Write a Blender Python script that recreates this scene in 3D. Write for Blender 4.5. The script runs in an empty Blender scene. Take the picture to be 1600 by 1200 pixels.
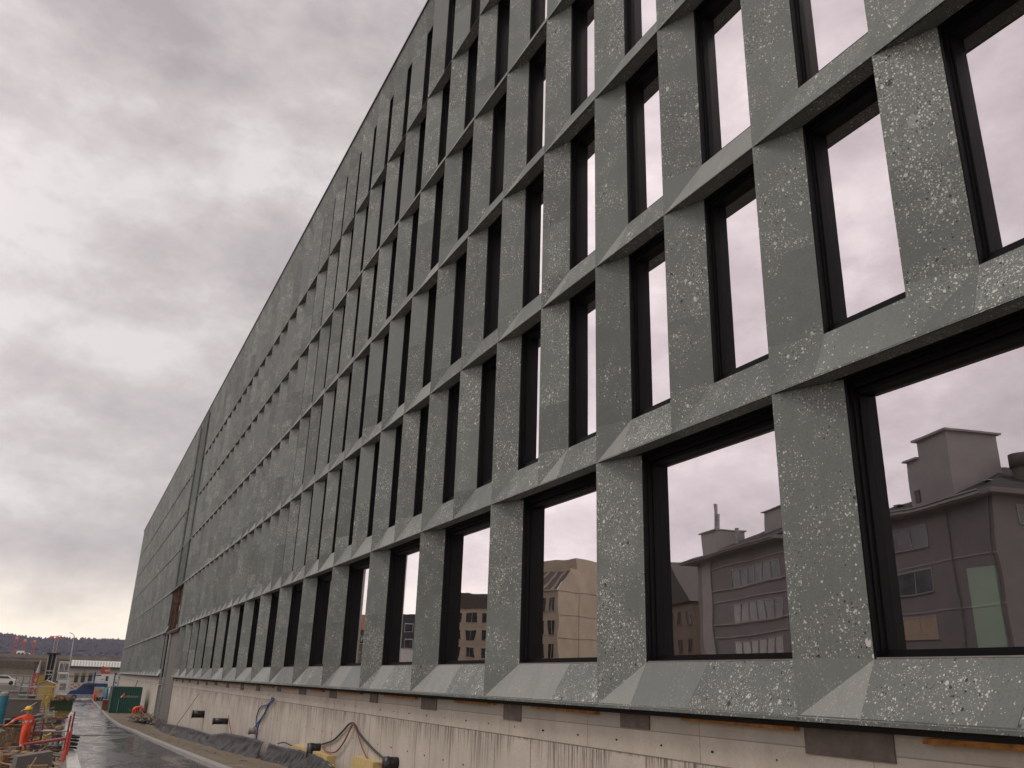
import bpy, bmesh, math, random
from mathutils import Vector, Matrix, noise
from math import radians as R, sin, cos, pi
random.seed(7)
sc = bpy.context.scene
col = sc.collection

# ---------------------------------------------------------------- camera
F, PIT, ROL, YAW = 1309.3, 0.34368544, 0.03129666, 0.45319818
fwd = Vector((sin(YAW)*cos(PIT), cos(YAW)*cos(PIT), sin(PIT)))
rt0 = Vector((cos(YAW), -sin(YAW), 0)); up0 = rt0.cross(fwd)
rt = cos(ROL)*rt0 + sin(ROL)*up0
up = -sin(ROL)*rt0 + cos(ROL)*up0
cd = bpy.data.cameras.new('camera'); cam = bpy.data.objects.new('camera', cd); col.objects.link(cam)
cam.matrix_world = Matrix((( rt.x, up.x, -fwd.x, 0), (rt.y, up.y, -fwd.y, 0), (rt.z, up.z, -fwd.z, 0), (0, 0, 0, 1)))
cd.sensor_width = 36; cd.lens = F/1600*36; cd.clip_start = .05; cd.clip_end = 9000
sc.camera = cam

# ---------------------------------------------------------------- sky and sun
SUN_EL, SUN_AZ = 58, -105        # behind thick cloud, west of the street
w = bpy.data.worlds.new('World'); sc.world = w; w.use_nodes = True
nt = w.node_tree; N = nt.nodes; L = nt.links
for n in list(N): N.remove(n)
out = N.new('ShaderNodeOutputWorld'); bg = N.new('ShaderNodeBackground')
sky = N.new('ShaderNodeTexSky'); sky.sky_type = 'NISHITA'; sky.sun_disc = False
sky.sun_elevation = R(SUN_EL); sky.sun_rotation = R(SUN_AZ); sky.dust_density = 3
tc = N.new('ShaderNodeTexCoord'); sep = N.new('ShaderNodeSeparateXYZ'); L.new(tc.outputs['Generated'], sep.inputs[0])
def wm(op, a, b=None, c=None):
    m = N.new('ShaderNodeMath'); m.operation = op
    for i, v in enumerate((a, b, c)):
        if v is None: continue
        if isinstance(v, (int, float)): m.inputs[i].default_value = v
        else: L.new(v, m.inputs[i])
    return m.outputs[0]
cmb = N.new('ShaderNodeCombineXYZ')
L.new(sep.outputs[0], cmb.inputs[0]); L.new(sep.outputs[1], cmb.inputs[1]); L.new(wm('MULTIPLY', sep.outputs[2], 1.7), cmb.inputs[2])
def wnoise(scale, det, rough, off, dist=0):
    mp = N.new('ShaderNodeMapping'); mp.inputs['Location'].default_value = off
    L.new(cmb.outputs[0], mp.inputs[0])
    n = N.new('ShaderNodeTexNoise'); n.inputs['Scale'].default_value = scale; n.inputs['Detail'].default_value = det
    n.inputs['Roughness'].default_value = rough; n.inputs['Distortion'].default_value = dist
    L.new(mp.outputs[0], n.inputs[0]); return n.outputs['Fac']
n1 = wnoise(2.3, 4, .5, (1.3, 4.6, .55), .1); n2 = wnoise(7.5, 12, .64, (5.3, 2.2, 4), 0)
mixn = wm('ADD', wm('MULTIPLY', n1, .54), wm('MULTIPLY', n2, .46))
cr = N.new('ShaderNodeValToRGB'); L.new(mixn, cr.inputs[0])
e = cr.color_ramp.elements
e[0].position = .39; e[0].color = (.355, .318, .320, 1)
e[1].position = .61; e[1].color = (.62, .575, .565, 1)
x = e.new(.46); x.color = (.42, .380, .380, 1)
x = e.new(.53); x.color = (.495, .450, .447, 1)
# brighter, warmer strip low on the horizon
hz = N.new('ShaderNodeMapRange'); L.new(sep.outputs[2], hz.inputs[0])
hz.inputs[1].default_value = .0; hz.inputs[2].default_value = .13; hz.inputs[3].default_value = 1.5; hz.inputs[4].default_value = 0
hz.interpolation_type = 'SMOOTHSTEP'
hzn = wm('MULTIPLY', hz.outputs[0], wm('ADD', wm('MULTIPLY', n2, 1.5), .05))
mh = N.new('ShaderNodeMix'); mh.data_type = 'RGBA'; L.new(hzn, mh.inputs[0]); L.new(cr.outputs[0], mh.inputs[6])
mh.inputs[7].default_value = (1.0, .89, .74, 1)
# brighter where the sun stands behind the cloud, over the street side
wg = N.new('ShaderNodeMapRange'); L.new(sep.outputs[0], wg.inputs[0]); wg.interpolation_type = 'SMOOTHSTEP'
wg.inputs[1].default_value = .0; wg.inputs[2].default_value = -.55; wg.inputs[3].default_value = 1.06; wg.inputs[4].default_value = 1.62
vg = N.new('ShaderNodeVectorMath'); vg.operation = 'SCALE'; L.new(mh.outputs[2], vg.inputs[0]); L.new(wg.outputs[0], vg.inputs['Scale'])
ms = N.new('ShaderNodeMix'); ms.data_type = 'RGBA'; ms.inputs[0].default_value = .06
vs = N.new('ShaderNodeVectorMath'); vs.operation = 'SCALE'; vs.inputs['Scale'].default_value = .1
L.new(sky.outputs[0], vs.inputs[0]); L.new(vg.outputs[0], ms.inputs[6]); L.new(vs.outputs[0], ms.inputs[7])
L.new(ms.outputs[2], bg.inputs[0]); bg.inputs[1].default_value = 1.0; L.new(bg.outputs[0], out.inputs[0])

sd = bpy.data.lights.new('sun', 'SUN'); so = bpy.data.objects.new('sun', sd); col.objects.link(so)
sd.energy = .8; sd.angle = R(16); sd.color = (1, .95, .88)
sv = Vector((sin(R(SUN_AZ))*cos(R(SUN_EL)), cos(R(SUN_AZ))*cos(R(SUN_EL)), sin(R(SUN_EL))))
so.rotation_euler = (-sv).to_track_quat('-Z', 'Y').to_euler()
sc.view_settings.view_transform = 'Standard'; sc.view_settings.look = 'None'
sc.view_settings.exposure = 0.33; sc.view_settings.gamma = 1

# ---------------------------------------------------------------- placing helpers
def ray(px, py): return fwd*F + rt*(px-800) + up*(600-py)
def atx(px, py, X): d = ray(px, py); return d*(X/d.x)
def aty(px, py, Y): d = ray(px, py); return d*(Y/d.y)
def lerp(a, b, t): return a+(b-a)*t
GP = [(-400, -1.6), (6, -1.6), (24, -2.2), (50, -3.15), (75, -3.95), (92, -4.2), (6000, -4.2)]
def gz(x, y):
    for (a, za), (b, zb) in zip(GP, GP[1:]):
        if y <= b: z = lerp(za, zb, max(0, (y-a)/(b-a))); break
    if x < .4 and 20 < y < 95: z -= .4*min(1, (95-y)/40)*min(1, (y-20)/6)*min(1, (.4-x)/.3)
    if x > 4.4 and 15 < y < 100: z -= .55*min(1, (x-4.4)/2.6)*min(1, (y-15)/12)*min(1, (100-y)/15)
    return z
def hit(px, py):                 # where the ground is under that point of the view
    d = ray(px, py); d = d/d.y; y = 10
    while y < 900 and d.z*y > gz(d.x*y, y): y += .25
    return Vector((d.x*y, y, gz(d.x*y, y)))

# ---------------------------------------------------------------- mesh builder
class MB:
    def __init__(s): s.v = []; s.f = []; s.mi = []; s.a = []
    def face(s, pts, mi=0, a=0):
        b = len(s.v); s.v += [tuple(p) for p in pts]; s.f.append(tuple(range(b, b+len(pts)))); s.mi.append(mi); s.a.append(a)
    def hexa(s, p, mi=0, a=0):   # p: 8 points bottom 4 ccw then top 4
        b = len(s.v); s.v += [tuple(q) for q in p]
        for q in ((3, 2, 1, 0), (4, 5, 6, 7), (0, 1, 5, 4), (1, 2, 6, 5), (2, 3, 7, 6), (3, 0, 4, 7)):
            s.f.append(tuple(b+i for i in q)); s.mi.append(mi); s.a.append(a)
    def box(s, x0, x1, y0, y1, z0, z1, mi=0, a=0, M=None):
        p = [Vector(q) for q in ((x0, y0, z0), (x1, y0, z0), (x1, y1, z0), (x0, y1, z0), (x0, y0, z1), (x1, y0, z1), (x1, y1, z1), (x0, y1, z1))]
        if M: p = [M @ q for q in p]
        s.hexa(p, mi, a)
    def cbox(s, c, d, rz=0, mi=0, M=None, rx=0, ry=0):
        T = Matrix.Translation(Vector(c)) @ Matrix.Rotation(rz, 4, 'Z') @ Matrix.Rotation(ry, 4, 'Y') @ Matrix.Rotation(rx, 4, 'X')
        if M: T = M @ T
        s.box(-d[0]/2, d[0]/2, -d[1]/2, d[1]/2, -d[2]/2, d[2]/2, mi, 0, T)
    def prism(s, poly, ax, t0, t1, mi=0, a=0, M=None):   # poly 2d extruded along axis 0,1,2
        def P(q, t):
            v = [q[0], q[1]]; v.insert(ax, t); v = Vector(v); return M @ v if M else v
        b = len(s.v); n = len(poly)
        s.v += [tuple(P(q, t0)) for q in poly]+[tuple(P(q, t1)) for q in poly]
        s.f.append(tuple(b+i for i in range(n))); s.f.append(tuple(b+n+i for i in reversed(range(n))))
        for i in range(n): j = (i+1) % n; s.f.append((b+j, b+i, b+n+i, b+n+j))
        s.mi += [mi]*(n+2); s.a += [a]*(n+2)
    def tube(s, pts, r, n=8, mi=0, cap=True, M=None):
        pts = [Vector(p) for p in pts]; rr = r if isinstance(r, (list, tuple)) else [r]*len(pts)
        b = len(s.v); prev = None
        for i, p in enumerate(pts):
            t = (pts[min(i+1, len(pts)-1)]-pts[max(i-1, 0)]).normalized()
            if prev is None:
                u = t.orthogonal().normalized()
            else:
                u = (prev-t*prev.dot(t)); u = u.normalized() if u.length > 1e-6 else t.orthogonal().normalized()
            prev = u; w_ = t.cross(u)
            for k in range(n):
                q = p+(u*cos(2*pi*k/n)+w_*sin(2*pi*k/n))*rr[i]
                if M: q = M @ q
                s.v.append(tuple(q))
        for i in range(len(pts)-1):
            for k in range(n):
                k2 = (k+1) % n
                s.f.append((b+i*n+k, b+i*n+k2, b+(i+1)*n+k2, b+(i+1)*n+k)); s.mi.append(mi); s.a.append(0)
        if cap:
            s.f.append(tuple(b+k for k in reversed(range(n)))); s.f.append(tuple(b+(len(pts)-1)*n+k for k in range(n))); s.mi += [mi]*2; s.a += [0]*2
    def cyl(s, c, r, h, n=16, mi=0, M=None): s.tube([c, (c[0], c[1], c[2]+h)], r, n, mi, True, M)
    def blob(s, c, r, seg=8, rings=5, jit=.15, mi=0, M=None, sz=(1, 1, 1)):
        b = len(s.v); c = Vector(c)
        for i in range(rings+1):
            th = pi*i/rings
            for k in range(seg):
                ph = 2*pi*k/seg; q = Vector((sin(th)*cos(ph)*sz[0], sin(th)*sin(ph)*sz[1], cos(th)*sz[2]))
                q = c+q*r*(1+random.uniform(-jit, jit)); s.v.append(tuple(M @ q if M else q))
        for i in range(rings):
            for k in range(seg):
                k2 = (k+1) % seg; s.f.append((b+i*seg+k, b+(i+1)*seg+k, b+(i+1)*seg+k2, b+i*seg+k2)); s.mi.append(mi); s.a.append(0)
    def build(s, name, mats, parent=None, smooth=False, world=True, bevel=0):
        me = bpy.data.meshes.new(name)
        off = Vector((0, 0, 0))
        if parent is not None and world:
            p = parent
            while p is not None: off += p.location; p = p.parent
        v = [(a[0]-off.x, a[1]-off.y, a[2]-off.z) for a in s.v]
        me.from_pydata(v, [], s.f)
        for m in (mats if isinstance(mats, (list, tuple)) else [mats]): me.materials.append(m)
        me.polygons.foreach_set('material_index', s.mi)
        at = me.attributes.new('slab', 'FLOAT', 'FACE'); at.data.foreach_set('value', s.a)
        bm = bmesh.new(); bm.from_mesh(me)
        bmesh.ops.remove_doubles(bm, verts=bm.verts, dist=1e-5)
        bmesh.ops.recalc_face_normals(bm, faces=bm.faces)
        bm.to_mesh(me); bm.free()
        if smooth: me.polygons.foreach_set('use_smooth', [True]*len(me.polygons))
        me.update()
        o = bpy.data.objects.new(name, me); col.objects.link(o)
        if parent is not None: o.parent = parent
        if bevel:
            b = o.modifiers.new('bevel', 'BEVEL'); b.width = bevel; b.segments = 2; b.limit_method = 'ANGLE'
        return o
def tag(o, label=None, cat=None, group=None, kind=None):
    if label: o['label'] = label
    if cat: o['category'] = cat
    if group: o['group'] = group
    if kind: o['kind'] = kind
    return o
def empty(name, loc, label, cat, group=None, kind=None):
    o = bpy.data.objects.new(name, None); o.location = Vector(loc); o.empty_display_size = .2; col.objects.link(o)
    return tag(o, label, cat, group, kind)
def copy_tree(o, parent=None):
    c = o.copy(); col.objects.link(c); c.parent = parent
    for ch in list(o.children): copy_tree(ch, c)
    return c

# ---------------------------------------------------------------- materials
def mat(name, c=(.5, .5, .5), rough=.7, metal=0, var=.12, vs=3.0, bump=0, bs=20, spec=.4, dirt=None, emis=None):
    m = bpy.data.materials.new(name); m.use_nodes = True; nt = m.node_tree; B = nt.nodes['Principled BSDF']
    B.inputs['Roughness'].default_value = rough; B.inputs['Metallic'].default_value = metal
    B.inputs['Specular IOR Level'].default_value = spec
    tc = nt.nodes.new('ShaderNodeTexCoord')
    n = nt.nodes.new('ShaderNodeTexNoise'); n.inputs['Scale'].default_value = vs; n.inputs['Detail'].default_value = 6; n.inputs['Roughness'].default_value = .65
    nt.links.new(tc.outputs['Object'], n.inputs[0])
    r = nt.nodes.new('ShaderNodeValToRGB'); nt.links.new(n.outputs['Fac'], r.inputs[0])
    r.color_ramp.elements[0].position = .3; r.color_ramp.elements[1].position = .7
    d = dirt or tuple(v*(1-2*var) for v in c)
    r.color_ramp.elements[0].color = (*d, 1); r.color_ramp.elements[1].color = (*[min(1, v*(1+var)) for v in c], 1)
    nt.links.new(r.outputs[0], B.inputs['Base Color'])
    if bump:
        n2 = nt.nodes.new('ShaderNodeTexNoise'); n2.inputs['Scale'].default_value = bs; n2.inputs['Detail'].default_value = 5
        nt.links.new(tc.outputs['Object'], n2.inputs[0])
        b = nt.nodes.new('ShaderNodeBump'); b.inputs['Strength'].default_value = bump; b.inputs['Distance'].default_value = .02
        nt.links.new(n2.outputs['Fac'], b.inputs['Height']); nt.links.new(b.outputs[0], B.inputs['Normal'])
    if emis:
        B.inputs['Emission Color'].default_value = (*emis[0], 1); B.inputs['Emission Strength'].default_value = emis[1]
    return m
class NT:                                  # tiny node helper
    def __init__(s, name):
        s.m = bpy.data.materials.new(name); s.m.use_nodes = True; s.t = s.m.node_tree; s.B = s.t.nodes['Principled BSDF']
        s.out = s.t.nodes['Material Output']
    def n(s, ty, **kw):
        x = s.t.nodes.new('ShaderNode'+ty)
        for k, v in kw.items():
            if k in x.inputs: s.set(x.inputs[k], v)
            else: setattr(x, k, v)
        return x
    def set(s, inp, v):
        if hasattr(v, 'links') or isinstance(v, bpy.types.NodeSocket): s.t.links.new(v, inp)
        else: inp.default_value = v
    def math(s, op, a, b=0, c=0, clamp=False):
        x = s.t.nodes.new('ShaderNodeMath'); x.operation = op; x.use_clamp = clamp
        for i, v in enumerate((a, b, c)): s.set(x.inputs[i], v)
        return x.outputs[0]
    def mix(s, f, a, b, mode='MIX'):
        x = s.t.nodes.new('ShaderNodeMix'); x.data_type = 'RGBA'; x.blend_type = mode
        s.set(x.inputs[0], f); s.set(x.inputs[6], a); s.set(x.inputs[7], b); return x.outputs[2]
    def rng(s, v, a, b, c, d, smooth=False):
        x = s.t.nodes.new('ShaderNodeMapRange'); s.set(x.inputs[0], v)
        for i, q in enumerate((a, b, c, d)): s.set(x.inputs[i+1], q)
        if smooth: x.interpolation_type = 'SMOOTHSTEP'
        return x.outputs[0]
def vmath(t, op, a, b):
    x = t.t.nodes.new('ShaderNodeVectorMath'); x.operation = op; t.set(x.inputs[0], a); t.set(x.inputs[1], b); return x.outputs[0]

def stone_material():                      # green-grey conglomerate, cut in slabs
    t = NT('conglomerate_stone')
    tc = t.n('TexCoord'); at = t.n('Attribute', attribute_name='slab')
    s = at.outputs['Fac']
    wn = t.n('TexWhiteNoise', noise_dimensions='1D', W=s)
    rs = t.n('SeparateColor'); t.set(rs.inputs[0], wn.outputs['Color'])
    r1, r2, r3 = rs.outputs[0], rs.outputs[1], rs.outputs[2]
    off = t.n('CombineXYZ'); t.set(off.inputs[0], t.math('MULTIPLY', s, 13.7)); t.set(off.inputs[1], t.math('MULTIPLY', s, 7.3)); t.set(off.inputs[2], t.math('MULTIPLY', s, 3.1))
    p = vmath(t, 'ADD', tc.outputs['Object'], off.outputs[0])
    wob = t.n('TexNoise', Scale=9.0, Detail=3.0); t.set(wob.inputs['Vector'], p)
    wv_ = t.t.nodes.new('ShaderNodeVectorMath'); wv_.operation = 'SCALE'; t.set(wv_.inputs[0], wob.outputs['Color']); wv_.inputs['Scale'].default_value = .016
    pw = vmath(t, 'ADD', p, wv_.outputs[0])
    clus = t.n('TexNoise', Scale=1.7, Detail=4.0, Roughness=.65); t.set(clus.inputs['Vector'], p)
    cl = t.rng(clus.outputs['Fac'], .36, .64, -.46, .42)
    dens = t.math('ADD', cl, t.rng(r2, 0, 1, -.36, .17))   # per-slab share of pebbles
    base = t.mix(t.rng(clus.outputs['Fac'], .3, .7, 0, 1), (.132, .145, .135, 1), (.178, .192, .177, 1))
    fine = t.n('TexNoise', Scale=34.0, Detail=5.0, Roughness=.75); t.set(fine.inputs['Vector'], p)
    base = t.mix(t.rng(fine.outputs['Fac'], .35, .65, 0, 1), t.mix(.35, base, (.08, .088, .08, 1)), t.mix(.16, base, (.30, .31, .29, 1)))
    colr = base
    def layer(colr, scale, rad, thr, white, squash, dark=.2):
        v = t.n('TexVoronoi', Scale=scale); mp = t.n('Mapping', Scale=squash, Rotation=(.6, .4, .7)); t.set(mp.inputs[0], pw); t.set(v.inputs['Vector'], mp.outputs[0])
        c = t.n('SeparateColor'); t.set(c.inputs[0], v.outputs['Color'])
        # radius differs cell by cell; some cells empty
        rr = t.math('MULTIPLY', t.math('ADD', t.math('MULTIPLY', c.outputs[0], .8), .25), rad)
        inside = t.rng(v.outputs['Distance'], t.math('MULTIPLY', rr, .85), rr, 1, 0)
        on = t.math('LESS_THAN', c.outputs[1], t.math('ADD', dens, thr))
        k = t.math('MULTIPLY', inside, on)
        pal = t.n('ValToRGB'); t.set(pal.inputs[0], c.outputs[2]); e = pal.color_ramp; e.interpolation = 'CONSTANT'
        el = e.elements; el[0].position = 0; el[0].color = (.035, .038, .037, 1); el[1].position = dark; el[1].color = (.10, .11, .10, 1)
        for pos, cc in ((dark+.15, (.20, .21, .19)), (min(.6, 1-white-.05), (.26, .265, .245)), (1-white, (.55, .54, .50))):
            q = el.new(pos); q.color = (*cc, 1)
        return t.mix(k, colr, pal.outputs[0])
    colr = layer(colr, 3.0, .33, -.13, .14, (1, 1, .75), .35)
    colr = layer(colr, 9.0, .40, .02, .22, (1, 1, .7), .25)
    colr = layer(colr, 18.0, .42, .22, .40, (1, 1, .75), .2)
    colr = layer(colr, 31.0, .46, .44, .50, (1, 1, .8), .15)
    colr = layer(colr, 52.0, .48, .50, .50, (1, 1, 1), .12)
    # slab tone: some honed slabs are plain and paler
    tone = t.rng(r1, 0, 1, .76, 1.15)
    tn = t.n('CombineXYZ'); 
    for i, kk in enumerate((1.0, 1.0, 1.0)): t.set(tn.inputs[i], t.math('MULTIPLY', tone, kk))
    colr = t.mix(1.0, colr, tn.outputs[0], 'MULTIPLY')
    plain = t.math('MAXIMUM', t.math('GREATER_THAN', r3, .88), t.math('LESS_THAN', s, 0.0))
    colr = t.mix(t.math('MULTIPLY', plain, .75), colr, t.mix(t.math('LESS_THAN', s, 0.0), (.165, .176, .165, 1), (.275, .278, .258, 1)))
    # rain streaks
    mp = t.n('Mapping', Scale=(2.2, 2.2, .12)); t.set(mp.inputs[0], tc.outputs['Object'])
    st = t.n('TexNoise', Scale=1.5, Detail=4.0); t.set(st.inputs['Vector'], mp.outputs[0])
    colr = t.mix(t.rng(st.outputs['Fac'], .5, .75, 0, .22), colr, (.11, .115, .10, 1))
    t.set(t.B.inputs['Base Color'], colr); t.B.inputs['Roughness'].default_value = .5; t.B.inputs['Specular IOR Level'].default_value = .3
    t.set(t.B.inputs['Roughness'], t.rng(fine.outputs['Fac'], .3, .7, .42, .62))
    b = t.n('Bump', Strength=.25, Distance=.004); t.set(b.inputs['Height'], fine.outputs['Fac']); t.set(t.B.inputs['Normal'], b.outputs[0])
    return t.m
def glass_material():
    t = NT('coated_glass')
    lw = t.n('LayerWeight', Blend=.35)
    g = t.n('BsdfGlossy'); g.inputs['Roughness'].default_value = .0
    t.set(g.inputs['Color'], t.mix(lw.outputs['Facing'], (.92, .85, .90, 1), (1.0, .955, .94, 1)))
    tc = t.n('TexCoord'); nz = t.n('TexNoise', Scale=.9, Detail=1.0); t.set(nz.inputs['Vector'], tc.outputs['Object'])
    bp = t.n('Bump', Strength=.10, Distance=.02); t.set(bp.inputs['Height'], nz.outputs['Fac']); t.set(g.inputs['Normal'], bp.outputs[0])
    tr = t.n('BsdfTransparent'); tr.inputs['Color'].default_value = (.90, .93, .91, 1)
    mx = t.n('MixShader'); t.set(mx.inputs[0], t.rng(lw.outputs['Facing'], 0, .42, .44, .98)); t.set(mx.inputs[1], tr.outputs[0]); t.set(mx.inputs[2], g.outputs[0])
    t.t.links.new(mx.outputs[0], t.out.inputs[0]); return t.m
def concrete_material(name, c=(.50, .44, .375), board=True):
    t = NT(name); tc = t.n('TexCoord'); sx = t.n('SeparateXYZ'); t.set(sx.inputs[0], tc.outputs['Object'])
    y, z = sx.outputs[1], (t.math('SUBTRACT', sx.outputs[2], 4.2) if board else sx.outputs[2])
    n = t.n('TexNoise', Scale=.8, Detail=7.0, Roughness=.65); t.set(n.inputs['Vector'], tc.outputs['Object'])
    cc = t.mix(t.rng(n.outputs['Fac'], .3, .7, 0, 1), tuple(v*.82 for v in c)+(1,), tuple(v*1.1 for v in c)+(1,))
    n2 = t.n('TexNoise', Scale=18.0, Detail=5.0); t.set(n2.inputs['Vector'], tc.outputs['Object'])
    cc = t.mix(t.rng(n2.outputs['Fac'], .35, .65, 0, .25), cc, tuple(v*.6 for v in c)+(1,))
    if board:
        # board joints: irregular vertical lines below z=-1, horizontal pour line, drips under it
        yy = t.math('ADD', y, t.math('MULTIPLY', n.outputs['Fac'], .03))
        v1 = t.n('TexVoronoi', Scale=.8, voronoi_dimensions='1D', feature='DISTANCE_TO_EDGE'); t.set(v1.inputs['W'], yy)
        low = t.math('LESS_THAN', z, -1.02)
        l1 = t.math('MULTIPLY', t.math('LESS_THAN', v1.outputs['Distance'], .012), low)
        l2 = t.math('LESS_THAN', t.math('ABSOLUTE', t.math('ADD', z, 1.0)), .012)
        l3 = t.math('LESS_THAN', t.math('ABSOLUTE', t.math('ADD', z, .63)), .008)
        v3 = t.math('MULTIPLY', t.math('LESS_THAN', t.math('ABSOLUTE', t.math('SUBTRACT', t.math('FRACT', t.math('DIVIDE', y, 3.1)), .5)), .0025), t.math('GREATER_THAN', z, -1.0))
        mp = t.n('Mapping', Scale=(1, 9, .28)); t.set(mp.inputs[0], tc.outputs['Object'])
        dr = t.n('TexNoise', Scale=2.2, Detail=4.0, Roughness=.7); t.set(dr.inputs['Vector'], mp.outputs[0])
        mp2 = t.n('Mapping', Scale=(0, .35, 0)); t.set(mp2.inputs[0], tc.outputs['Object'])
        wh = t.n('TexNoise', Scale=1.5, Detail=2.0); t.set(wh.inputs['Vector'], mp2.outputs[0])
        hgt = t.rng(wh.outputs['Fac'], .38, .62, .05, 1.1)
        dz = t.math('MULTIPLY', t.math('ADD', z, 1.0), -1)
        fade = t.math('MULTIPLY', t.rng(dz, 0, hgt, 1, 0), t.math('GREATER_THAN', dz, -.01))
        drip = t.math('MULTIPLY', t.rng(dr.outputs['Fac'], .48, .56, 0, 1), fade)
        cc = t.mix(t.math('MULTIPLY', drip, .9), cc, (.10, .075, .06, 1))
        for l, k in ((l1, .85), (l2, .75), (l3, .6), (v3, .6)): cc = t.mix(t.math('MULTIPLY', l, k), cc, (.12, .10, .08, 1))
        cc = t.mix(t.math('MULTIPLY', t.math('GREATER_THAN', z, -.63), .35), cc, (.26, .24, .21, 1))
        # long faint stains
        mp3 = t.n('Mapping', Scale=(1, 2.2, .1)); t.set(mp3.inputs[0], tc.outputs['Object'])
        s3 = t.n('TexNoise', Scale=1.0, Detail=4.0); t.set(s3.inputs['Vector'], mp3.outputs[0])
        cc = t.mix(t.rng(s3.outputs['Fac'], .5, .7, 0, .25), cc, (.25, .20, .16, 1))
        v4 = t.n('TexVoronoi', Scale=.55); t.set(v4.inputs['Vector'], tc.outputs['Object'])
        cc = t.mix(t.math('MULTIPLY', t.math('LESS_THAN', v4.outputs['Distance'], .035), .8), cc, (.08, .07, .06, 1))
    t.set(t.B.inputs['Base Color'], cc); t.B.inputs['Roughness'].default_value = .85
    b = t.n('Bump', Strength=.3, Distance=.01); t.set(b.inputs['Height'], n2.outputs['Fac']); t.set(t.B.inputs['Normal'], b.outputs[0])
    return t.m
def asphalt_material():
    t = NT('wet_asphalt'); tc = t.n('TexCoord')
    mp = t.n('Mapping', Scale=(1, .22, 1)); t.set(mp.inputs[0], tc.outputs['Object'])
    n = t.n('TexNoise', Scale=.9, Detail=6.0, Roughness=.6); t.set(n.inputs['Vector'], mp.outputs[0])
    f = t.n('TexNoise', Scale=60.0, Detail=4.0); t.set(f.inputs['Vector'], tc.outputs['Object'])
    wet = t.rng(n.outputs['Fac'], .42, .60, 0, 1, True)
    cc = t.mix(wet, (.042, .037, .038, 1), (.022, .019, .020, 1))
    cc = t.mix(t.rng(f.outputs['Fac'], .4, .7, 0, .35), cc, (.075, .068, .066, 1))
    t.set(t.B.inputs['Base Color'], cc); t.set(t.B.inputs['Roughness'], t.rng(wet, 0, 1, .34, .10))
    b = t.n('Bump', Strength=.25, Distance=.006); t.set(b.inputs['Height'], f.outputs['Fac']); t.set(t.B.inputs['Normal'], b.outputs[0])
    return t.m
def dirt_material(name, a, b_, scale=1.2):
    t = NT(name); tc = t.n('TexCoord')
    n = t.n('TexNoise', Scale=scale, Detail=10.0, Roughness=.7); t.set(n.inputs['Vector'], tc.outputs['Object'])
    cc = t.mix(t.rng(n.outputs['Fac'], .35, .65, 0, 1), (*a, 1), (*b_, 1))
    v = t.n('TexVoronoi', Scale=14.0); t.set(v.inputs['Vector'], tc.outputs['Object'])
    cc = t.mix(t.rng(v.outputs['Distance'], .1, .5, .35, 0), cc, (.30, .26, .21, 1))
    t.set(t.B.inputs['Base Color'], cc); t.set(t.B.inputs['Roughness'], t.rng(n.outputs['Fac'], .4, .6, .55, .9))
    b = t.n('Bump', Strength=.8, Distance=.05); t.set(b.inputs['Height'], n.outputs['Fac']); t.set(t.B.inputs['Normal'], b.outputs[0])
    return t.m
def corrugated(name, a, b_, scale, axis=0, rough=.5):
    t = NT(name); tc = t.n('TexCoord'); sx = t.n('SeparateXYZ'); t.set(sx.inputs[0], tc.outputs['Object'])
    wv = t.math('SINE', t.math('MULTIPLY', sx.outputs[axis], scale))
    n = t.n('TexNoise', Scale=1.1, Detail=5.0); t.set(n.inputs['Vector'], tc.outputs['Object'])
    cc = t.mix(t.rng(wv, -.3, .3, 0, 1), (*b_, 1), (*a, 1)); cc = t.mix(t.rng(n.outputs['Fac'], .4, .7, 0, .35), cc, (*[v*.6 for v in a], 1))
    t.set(t.B.inputs['Base Color'], cc); t.B.inputs['Roughness'].default_value = rough
    b = t.n('Bump', Strength=.6, Distance=.03); t.set(b.inputs['Height'], wv); t.set(t.B.inputs['Normal'], b.outputs[0])
    return t.m
def sawn():
    m = STONE.copy(); m.name = 'sawn_conglomerate'; B = m.node_tree.nodes['Principled BSDF']
    for l in list(B.inputs['Roughness'].links): m.node_tree.links.remove(l)
    B.inputs['Roughness'].default_value = 1; B.inputs['Specular IOR Level'].default_value = 0; return m
STONE = stone_material()
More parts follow.
